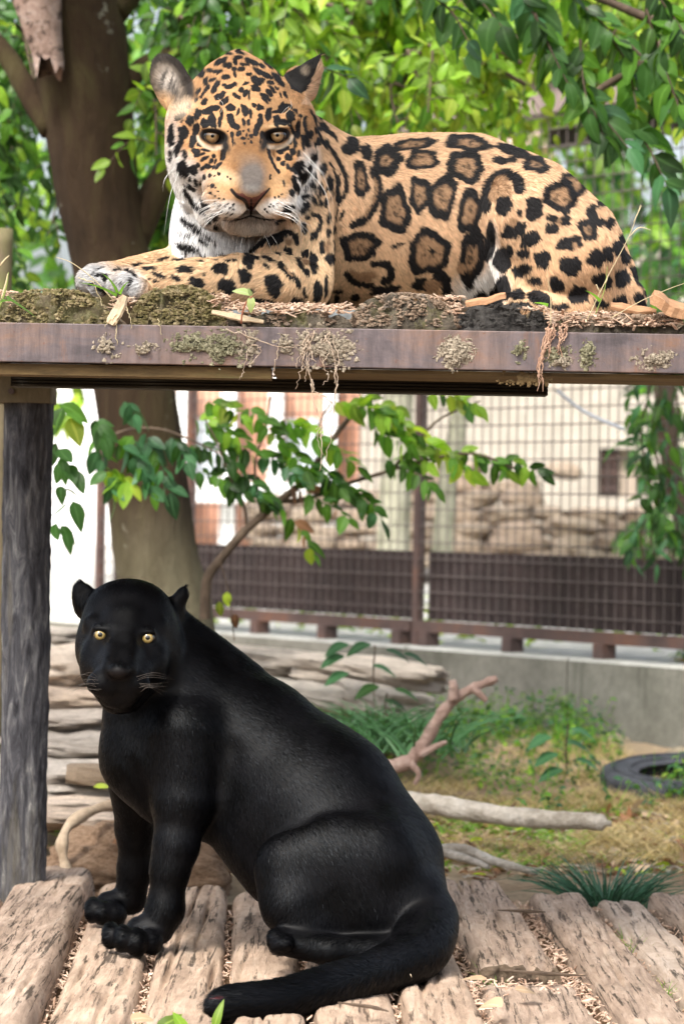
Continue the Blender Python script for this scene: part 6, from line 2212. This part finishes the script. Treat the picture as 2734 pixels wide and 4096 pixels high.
# ---- far shrubbery: one mass behind the fence
rs = random.Random(606)
lv = []
for (x0, x1, y0, y1, n_, mats, D0, D1) in ((-150, 430, 60, 760, 620, 'ddmmll', 13.5, 16), (1130, 1700, 330, 720, 750, 'dmmlb', 13.8, 16), (400, 1200, 250, 430, 150, 'mlly', 14.5, 16.5), (1450, 1700, 600, 1250, 260, 'ddm', 13.5, 15.5), (120, 200, 880, 960, 14, 'mly', 13, 14), (-1500, -150, 100, 1330, 2600, 'ddmmll', 14.0, 17), (1700, 2900, 100, 1330, 2200, 'ddmmll', 14.0, 17)):
    for _ in range(n_):
        x, y = rs.uniform(x0, x1), rs.uniform(y0, y1)
        if fbm(x * .012, y * .012, 7.7) < .36: continue
        lv.append((leaf_frame(p(x, y, rs.uniform(D0, D1)), (rs.gauss(0, 1), rs.gauss(0, .6), -rs.uniform(.1, 1.3)), (rs.gauss(0, .5), -.6, rs.uniform(.2, 1)), rs.uniform(.09, .15)), rs.choice(SHAPES), rs.choice(mats)))
far = empty('background_foliage', p(784, 500, 15)); tag(far, kind='stuff')
emit_leaves(far, lv, 0, rest='foliage')
lv = []
for _ in range(700):       # low greenery on the bank just behind the wall
    s = rs.uniform(-1.5, 3.4); q = fpt(s, rs.uniform(.14, 1.0), .50); q[2] += rs.uniform(.0, .16)
    lv.append((leaf_frame(q, (rs.gauss(0, 1), rs.gauss(0, 1), rs.uniform(-.3, .8)), (rs.gauss(0, .4), rs.gauss(-.2, .4), 1), rs.uniform(.03, .06)), rs.choice(SHAPES), rs.choice('lllym')))
low = empty('bank_plants', fpt(2, .5, .5)); tag(low, kind='stuff')
emit_leaves(low, lv, 0, rest='foliage')


# ---- grasses and weeds
def blade(mb, base, d, L, w, bend, rs, n=5):
    d = np.array(d, float); d /= np.linalg.norm(d)
    s_ = np.cross(d, (rs.gauss(0, .3), -1, .2)); s_ /= np.linalg.norm(s_)
    h = np.array((d[0], d[1], 0)); h = h / (np.linalg.norm(h) + 1e-6)
    vs = []
    for i in range(n + 1):
        u = i / n
        c = np.array(base) + d * L * u + h * bend * L * u * u - np.array((0, 0, .55 * bend * L * u * u * u))
        ww = w * (1 - u) ** .7 * .5
        vs += [c - s_ * ww, c + s_ * ww]
    mb.add(vs, [(2 * i, 2 * i + 1, 2 * i + 3, 2 * i + 2) for i in range(n)])


M_GRASSD = leaf_mat('mondo_blade', (.05, .12, .075), (1.2, 1.5, 1.0), .2)
M_GRASSY = leaf_mat('dry_grass', (.42, .34, .18), (1.4, 1.3, .8), .4)
M_GRASSL = leaf_mat('fresh_grass', (.14, .30, .03), (1.7, 1.7, .7), .45)
rs = random.Random(707)
m = MB()
base0 = p(1390, 2040, 7.1)
for k in range(240):
    a = rs.uniform(0, 2 * math.pi); rr = rs.uniform(0, .062) ** 1
    b = np.array((base0[0] + math.cos(a) * rr * 1.3, base0[1] + math.sin(a) * rr, .07))
    blade(m, b, (math.cos(a) * rs.uniform(.1, .9), math.sin(a) * rs.uniform(.1, .7), 1), rs.uniform(.10, .20), rs.uniform(.004, .008), rs.uniform(.2, .9), rs)
tag(m.build('grass_tuft', M_GRASSD), 'dark bluish green tuft of strap leaved grass behind the deck', 'grass tuft')
m = MB()
for k in range(260):
    a = rs.uniform(0, 2 * math.pi)
    b0 = p(885, 1720, 8.45); b = np.array((b0[0] + rs.gauss(0, .10), 8.45 + rs.gauss(0, .10), b0[2]))
    blade(m, b, (math.cos(a) * .7, math.sin(a) * .7, 1), rs.uniform(.12, .24), .008, rs.uniform(.3, .9), rs)
tag(m.build('grass_tuft', leaf_mat('arching_blade', (.06, .15, .06), (1.4, 1.6, .9), .3)), 'arching green grass tuft between the panther back and the dead branch', 'grass tuft')


def in_view_ground(rs, x0, x1, y0, y1):
    dx, dy = rs.uniform(x0, x1), rs.uniform(y0, y1)
    q = on_plane_z(dx, dy, .10)
    D = q[1]
    for _ in range(6):
        z = float(ground_z(q[0], D)); q = on_plane_z(dx, dy, z); D = min(max(q[1], 6.6), 10.2)
    q[1] = D; q[0] = p(dx, dy, D)[0]; q[2] = float(ground_z(q[0], D))
    return q


for (nm, mat, n_, regs, L0, L1, w) in (('dry_grass', M_GRASSY, 8000, ((1000, 1600, 1800, 1990), (1250, 1600, 1720, 1990), (850, 1600, 1640, 1900)), .02, .07, .0028),
                                       ('fresh_grass', M_GRASSL, 1500, ((880, 1600, 1690, 2010), (1000, 1400, 1880, 2000), (100, 180, 1860, 2010)), .02, .06, .003)):
    m = MB(); dn = 0
    while dn < n_:
        q = in_view_ground(rs, *rs.choice(regs)); dn += 1
        if fbm(q[0] * 5, q[1] * 5, 3.1 if nm == 'dry_grass' else 8.8) < .46: continue
        for _ in range(2):
            a = rs.uniform(0, 2 * math.pi)
            blade(m, q + np.array((rs.gauss(0, .012), rs.gauss(0, .012), 0)), (math.cos(a) * .7, math.sin(a) * .7, 1), rs.uniform(L0, L1), w, rs.uniform(.2, 1), rs, 3)
    tag(m.build(nm, mat), kind='stuff')
# leafy weeds in the middle ground
lv = []; m = MB()
for k in range(430):
    q = in_view_ground(rs, *rs.choice(((900, 1390, 1640, 1830), (1000, 1390, 1610, 1760), (1080, 1600, 1700, 1900), (860, 1100, 1600, 1800))))
    h = rs.uniform(.05, .17)
    tip = q + np.array((rs.gauss(0, .04), rs.gauss(0, .03), h))
    m.tube([q, (q + tip) / 2 + np.array((rs.gauss(0, .01), 0, 0)), tip], [.0012, .001, .0006], 4, False)
    for j in range(rs.randint(4, 8)):
        b = q + (tip - q) * rs.uniform(.25, 1)
        lv.append((leaf_frame(b, (rs.gauss(0, 1), rs.gauss(0, .8), rs.uniform(-.4, .3)), (rs.gauss(0, .3), rs.gauss(-.3, .3), 1), rs.uniform(.014, .030)), rs.choice(NARROW + SHAPES), rs.choice('bbbmml')))
weeds = empty('weeds', p(1200, 1700, 8.7)); tag(weeds, kind='stuff')
emit_leaves(weeds, lv, 0, rest='weed_leaves')
tag(m.build('weed_stems', M_GRASSL, weeds), kind='stuff')
# leafy seedlings that stand out
rs = random.Random(717)
for (x, y, D, h, spots, lab) in ((858, 1610, 8.8, 130, [(800, 1478, -1), (850, 1478, -1), (885, 1490, 1), (925, 1498, 1), (855, 1525, 1), (790, 1505, -1), (800, 1545, -1)], 'tall seedling with broad pale bluish green leaves behind the panther back'),
                                 (1300, 1780, 8.6, 120, [(1265, 1690, -1), (1300, 1700, 1), (1280, 1730, -1), (1320, 1740, 1), (1290, 1765, -1), (1310, 1670, 1)], 'broad leaved weed growing beside the tyre'),
                                 (885, 1650, 8.5, 60, [(870, 1575, -1), (905, 1580, 1), (880, 1605, 1)], 'small dark leaved seedling just above the dead branch')):
    sd = empty('seedling', p(x, y, D), lab, 'seedling')
    stem = MB().tube(spline([p(x, y, D), p(x - 2, y - h * .5, D), p(x + 2, y - h, D)], 8), .0025, 5, False).build('stem', M_TWIG, sd, True)
    lv = []
    for (lx, ly, sg) in spots:
        a = p(x, ly + 10, D); b = p(lx, ly, D - .03)
        lv.append((leaf_frame(b, (sg * 1.0, -.35, -.12), (0, -.35, 1), .075), SHAPES[1], 'b' if 'tall' in lab or 'broad' in lab else 'd'))
    emit_leaves(sd, lv)

M_DRYLEAF = leaf_mat('dry_leaf', (.42, .30, .19), (1.3, 1.1, .8), .2)
LM['t'] = M_DRYLEAF
# ---- litter: dead leaves and twigs
rs = random.Random(808)
lv = []
for k in range(1500):
    q = in_view_ground(rs, *rs.choice(((950, 1600, 1880, 2020), (120, 480, 1880, 2020), (960, 1300, 1900, 2010), (1380, 1600, 1860, 2010))))
    q[2] += rs.uniform(.003, .012)
    lv.append((leaf_frame(q, (rs.gauss(0, 1), rs.gauss(0, 1), rs.gauss(0, .25)), (rs.gauss(0, .4), rs.gauss(0, .4), 1), rs.uniform(.02, .05)), rs.choice(SHAPES + NARROW), rs.choice('nnnttty')))
lit = empty('leaf_litter', p(1200, 1960, 7.3)); tag(lit, kind='stuff')
emit_leaves(lit, lv, 0, rest='dead_leaves')
m = MB()
for k in range(140):
    q = in_view_ground(rs, 950, 1600, 1880, 2020); a = rs.uniform(0, 3.14); L = rs.uniform(.03, .12)
    d = np.array((math.cos(a), math.sin(a), 0)) * L / 2
    m.tube([q - d + (0, 0, .006), q + np.array((rs.gauss(0, .005), rs.gauss(0, .005), .012)), q + d + (0, 0, .006)], .0016, 4)
tag(m.build('loose_twigs', M_PALEWOOD, lit), kind='stuff')
for k, (x, y, z, L, ang, mk, lab) in enumerate(((258, 1935, .13, .055, 30, 'n', 'orange brown dead leaf on the earth mound left of the panther legs'), (1180, 2270, .165, .055, 20, 't', 'pale curled dead leaf lying on the deck beside the broken log'), (1115, 2245, .16, .05, 200, 't', 'long dry leaf in the gap where the log is broken'),
                                             (1150, 2310, .165, .07, 130, 't', 'narrow straw coloured leaf on the deck at the lower right'), (300, 2340, .16, .05, 40, 't', 'dry brown leaf on the deck at the bottom left'), (1488, 716, 1.40, .055, 10, 'y', 'bright yellow fallen leaf on the right end of the platform'), (215, 1806, .33, .04, 0, 'y', 'small yellow leaf on the flat stone by the panther chest'))):
    if z > 1: pos = p(x - 25, y - 4, 5.53)
    else:
        pos = on_plane_z(x, y, z)
        if k in (0, 6): pos = p(x, y, 7.1 if k == 0 else 7.5)
    o = link('fallen_leaf', leaf_mesh(SHAPES[k % 4], mk)); o.matrix_basis = leaf_frame(pos, (math.cos(math.radians(ang)), math.sin(math.radians(ang)), .05), (0, -.5, 1), L)
    tag(o, lab, 'leaf')
m_tw = M_TWIG
for k, (pts, lab) in enumerate((([(1145, 2225), (1240, 2233), (1342, 2238)], 'long dark twig lying across the broken log on the deck'), ([(1140, 2088), (1200, 2090), (1250, 2092)], 'thin dark twig bridging the gap between two logs'), ([(775, 2300), (850, 2310), (890, 2320)], 'thin brown twig in front of the panther tail'))):
    q = spline([on_plane_z(x, y, DZ + .026 + (.012 if k < 2 else 0)) for x, y in pts], 9)
    tag(MB().tube(q, [.0012, .002, .0028, .0034, .0036, .0036, .003, .002, .001], 6, True, .15).build('twig', m_tw), lab, 'twig')

# green sprouts in the deck gaps
rs = random.Random(818)
for x, y, lab in ((1452, 2200, 'bright green grass sprouting between the logs at the right'), (1510, 2310, 'bright green grass sprouting between the logs in the lower right corner'), (1125, 2285, 'small green grass clump beside the broken log')):
    m = MB(); b0 = on_plane_z(x, y, .10)
    for k in range(70 if x > 1200 else 35):
        a = rs.uniform(0, 6.28)
        blade(m, b0 + np.array((rs.gauss(0, .014), rs.gauss(0, .055), 0)), (math.cos(a) * .5, math.sin(a) * .5, 1), rs.uniform(.03, .075), .0022, rs.uniform(.1, .6), rs, 3)
    tag(m.build('grass_sprout', M_GRASSL), lab, 'grass')
# leaves of a plant poking up in front of the deck
sd = empty('seedling', p(450, 2360, 5.0), 'bright green leaves poking up at the bottom in front of the panther tail', 'seedling')
lv = [(leaf_frame(p(490, 2365, 4.95), (.22, 0, 1), (-.3, -1, .1), .052), NARROW[0], 'l'), (leaf_frame(p(360, 2362, 4.95), (.6, -.1, .55), (0, -.8, .6), .045), SHAPES[1], 'l'), (leaf_frame(p(430, 2368, 4.95), (-.5, -.1, .75), (0, -.9, .5), .04), SHAPES[0], 'l'), (leaf_frame(p(345, 2365, 4.95), (-.8, -.1, .3), (0, -.7, .7), .035), SHAPES[0], 'l')]
emit_leaves(sd, lv)
MB().tube([p(450, 2420, 5.0), p(445, 2380, 4.97), p(440, 2362, 4.95)], .002, 5).build('stem', M_GRASSL, sd, True)

# ---- little plants, stalks and dry roots on the platform
M_STALK = plain_mat('green_stalk', (.25, .33, .08), .6)
M_STRAW = plain_mat('straw', (.56, .46, .28), .7)
M_REDSTEM = plain_mat('red_stem', (.36, .12, .07), .5)
sd = empty('seedling', p(555, 735, PY - .01), 'tiny seedling with a red stem and pale green leaves in front of the jaguar elbow', 'seedling')
MB().tube(spline([p(553, 742, PY - .012), p(556, 718, PY - .02), p(566, 692, PY - .03), p(578, 680, PY - .03)], 10), .0016, 6).build('stem', M_REDSTEM, sd, True)
LM['p'] = leaf_mat('leaf_pale', (.40, .50, .22), (1.4, 1.5, .8), .4)
emit_leaves(sd, [(leaf_frame(p(576, 680, PY - .03), (.1, -.2, -.9), (.3, -1, .1), .028), SHAPES[1], 'p'), (leaf_frame(p(576, 678, PY - .03), (-1, -.2, .45), (0, -.6, .8), .034), SHAPES[3], 'p'), (leaf_frame(p(578, 678, PY - .03), (-.3, -.2, .6), (0, -1, .3), .016), SHAPES[2], 'p')])


def stalk(name, pts, w, mat, lab, heads=(), tips=(), D=PY - .01):
    s_ = empty(name, p(*pts[0], D), lab, 'grass stalk')
    MB().tube(spline([p(x, y, D - .002 * i) for i, (x, y) in enumerate(pts)], 16), [w * (1 - .6 * i / 15) for i in range(16)], 5).build('stem', mat, s_, True)
    if heads:
        m_ = MB()
        for hp in heads: m_.tube(spline([p(x, y, D - .01) for x, y in hp], 8), [w * .5, w * .9, w * 1.1, w, w * .9, w * .8, w * .6, w * .3], 5)
        m_.build('seed_head', M_STRAW, s_, True)
    if tips:
        mb = MB(); rq = random.Random(3)
        for (x, y, ddx, ddz, L) in tips: blade(mb, p(x, y, D - .01), (ddx, -.1, ddz), L, .006, .3, rq)
        mb.build('blade', M_GRASSL, s_)


stalk('grass_stalk', [(262, 690), (215, 640), (165, 603), (130, 590)], .0012, M_STRAW, 'thin grass stalk leaning left across the grey jaguar paw', (), ((268, 678, -.9, .55, .06), (270, 672, -.35, .9, .045), (275, 675, .25, .8, .03)))
stalk('grass_stalk', [(0, 705), (15, 660), (20, 625)], .0016, M_STALK, 'green grass with a seed head at the left edge of the platform', ([(0, 610), (12, 595), (22, 586)], [(2, 690), (14, 650), (18, 628)]), ((16, 680, .75, -.55, .05), (0, 690, .8, .1, .02)))
stalk('grass_stalk', [(1262, 745), (1262, 690), (1256, 640), (1254, 612)], .0010, M_STRAW, 'thin upright stalk with a small green leaf before the dark log end', (), ((1256, 700, -.9, .3, .022),))
stalk('grass_stalk', [(1345, 735), (1390, 640), (1440, 545), (1468, 470)], .0011, M_STRAW, 'tall dry grass stalk slanting up before the jaguar rump', ([(1440, 545), (1465, 522), (1492, 528)], [(1452, 510), (1462, 488), (1470, 472)]), ())
stalk('grass_stalk', [(1365, 720), (1385, 665), (1392, 612)], .0011, M_STALK, 'short green stalk with buds before the jaguar rump', ([(1388, 650), (1391, 640), (1393, 630)], [(1366, 652), (1372, 665), (1378, 672)]), ((1375, 690, -.6, .7, .03),))
stalk('grass_stalk', [(1400, 730), (1470, 690), (1540, 660), (1600, 640)], .0009, M_STRAW, 'fine straw slanting right across the mesh fence from the platform edge')

rs = random.Random(909)


def roots(lab, strands, w, mat, seed):
    m_ = MB(); rq = random.Random(seed)
    for pts in strands:
        q = [p(x, y, PY - .006 - .003 * rq.random()) for x, y in pts]
        q = spline(q, 5 * len(q))
        q = q + np.array([(rq.gauss(0, .0014), rq.gauss(0, .0012), rq.gauss(0, .0014)) for _ in q])
        m_.tube(q, [w * rq.uniform(.6, 1.2) * (1 - .6 * i / len(q)) for i in range(len(q))], 5)
    return tag(m_.build('dry_roots', mat, None, True), lab, 'roots')


M_DRYROOT = noisy_mat('dry_root', (.42, .30, .21), (.66, .54, .43), 60, .8)
S = [[(520, 755), (575, 775), (640, 795), (690, 790), (715, 768), (730, 755)], [(560, 760), (572, 790), (560, 840), (552, 870)], [(575, 790), (600, 805), (565, 840)], [(640, 795), (632, 830), (625, 868)], [(720, 760), (705, 820), (715, 880), (720, 915)]]
for k in range(13):
    x = rs.uniform(690, 765); y = rs.uniform(752, 790); pts = [(x, y)]
    for j in range(rs.randint(2, 5)):
        x += rs.uniform(-16, 16); y += rs.uniform(18, 38); pts.append((x, y))
    S.append(pts)
S += [[(745, 770), (770, 830), (772, 880), (765, 950)], [(712, 880), (722, 930), (735, 970), (728, 1010), (740, 1045)], [(722, 900), (760, 925), (738, 970), (725, 985)], [(772, 880), (760, 1000), (742, 1070)], [(735, 985), (738, 1010), (735, 1080)], [(716, 870), (726, 905), (760, 925)]]
roots('tangle of dry pale roots hanging from the middle of the steel beam', S, .0013, M_DRYROOT, 1)
S = []
for k in range(16):
    x = rs.uniform(1250, 1300); y = rs.uniform(742, 760); pts = [(x, y)]
    for j in range(rs.randint(2, 3)):
        x += rs.uniform(-14, 8); y += rs.uniform(14, 30); pts.append((x, y))
    S.append(pts)
for k in range(7): S.append([(1258 + rs.uniform(-8, 14), 752), (1246 + rs.uniform(-6, 6), 800), (1236 + rs.uniform(-6, 8), 840), (1240 + rs.uniform(-8, 8), 880 + rs.uniform(-20, 25))])
roots('bundle of dry reddish roots hanging at the right end of the ribbed bearer', S, .0019, noisy_mat('red_root', (.40, .22, .14), (.62, .42, .31), 60, .8), 2)
roots('few fine white roots dangling over the beam below the jaguar paw', [[(180, 640), (215, 648), (232, 690), (240, 705)], [(272, 720), (255, 735), (240, 748)], [(275, 720), (268, 745), (266, 790)], [(290, 700), (300, 735), (302, 755)], [(362, 730), (366, 745), (370, 768)]], .0011, M_STRAW, 3)
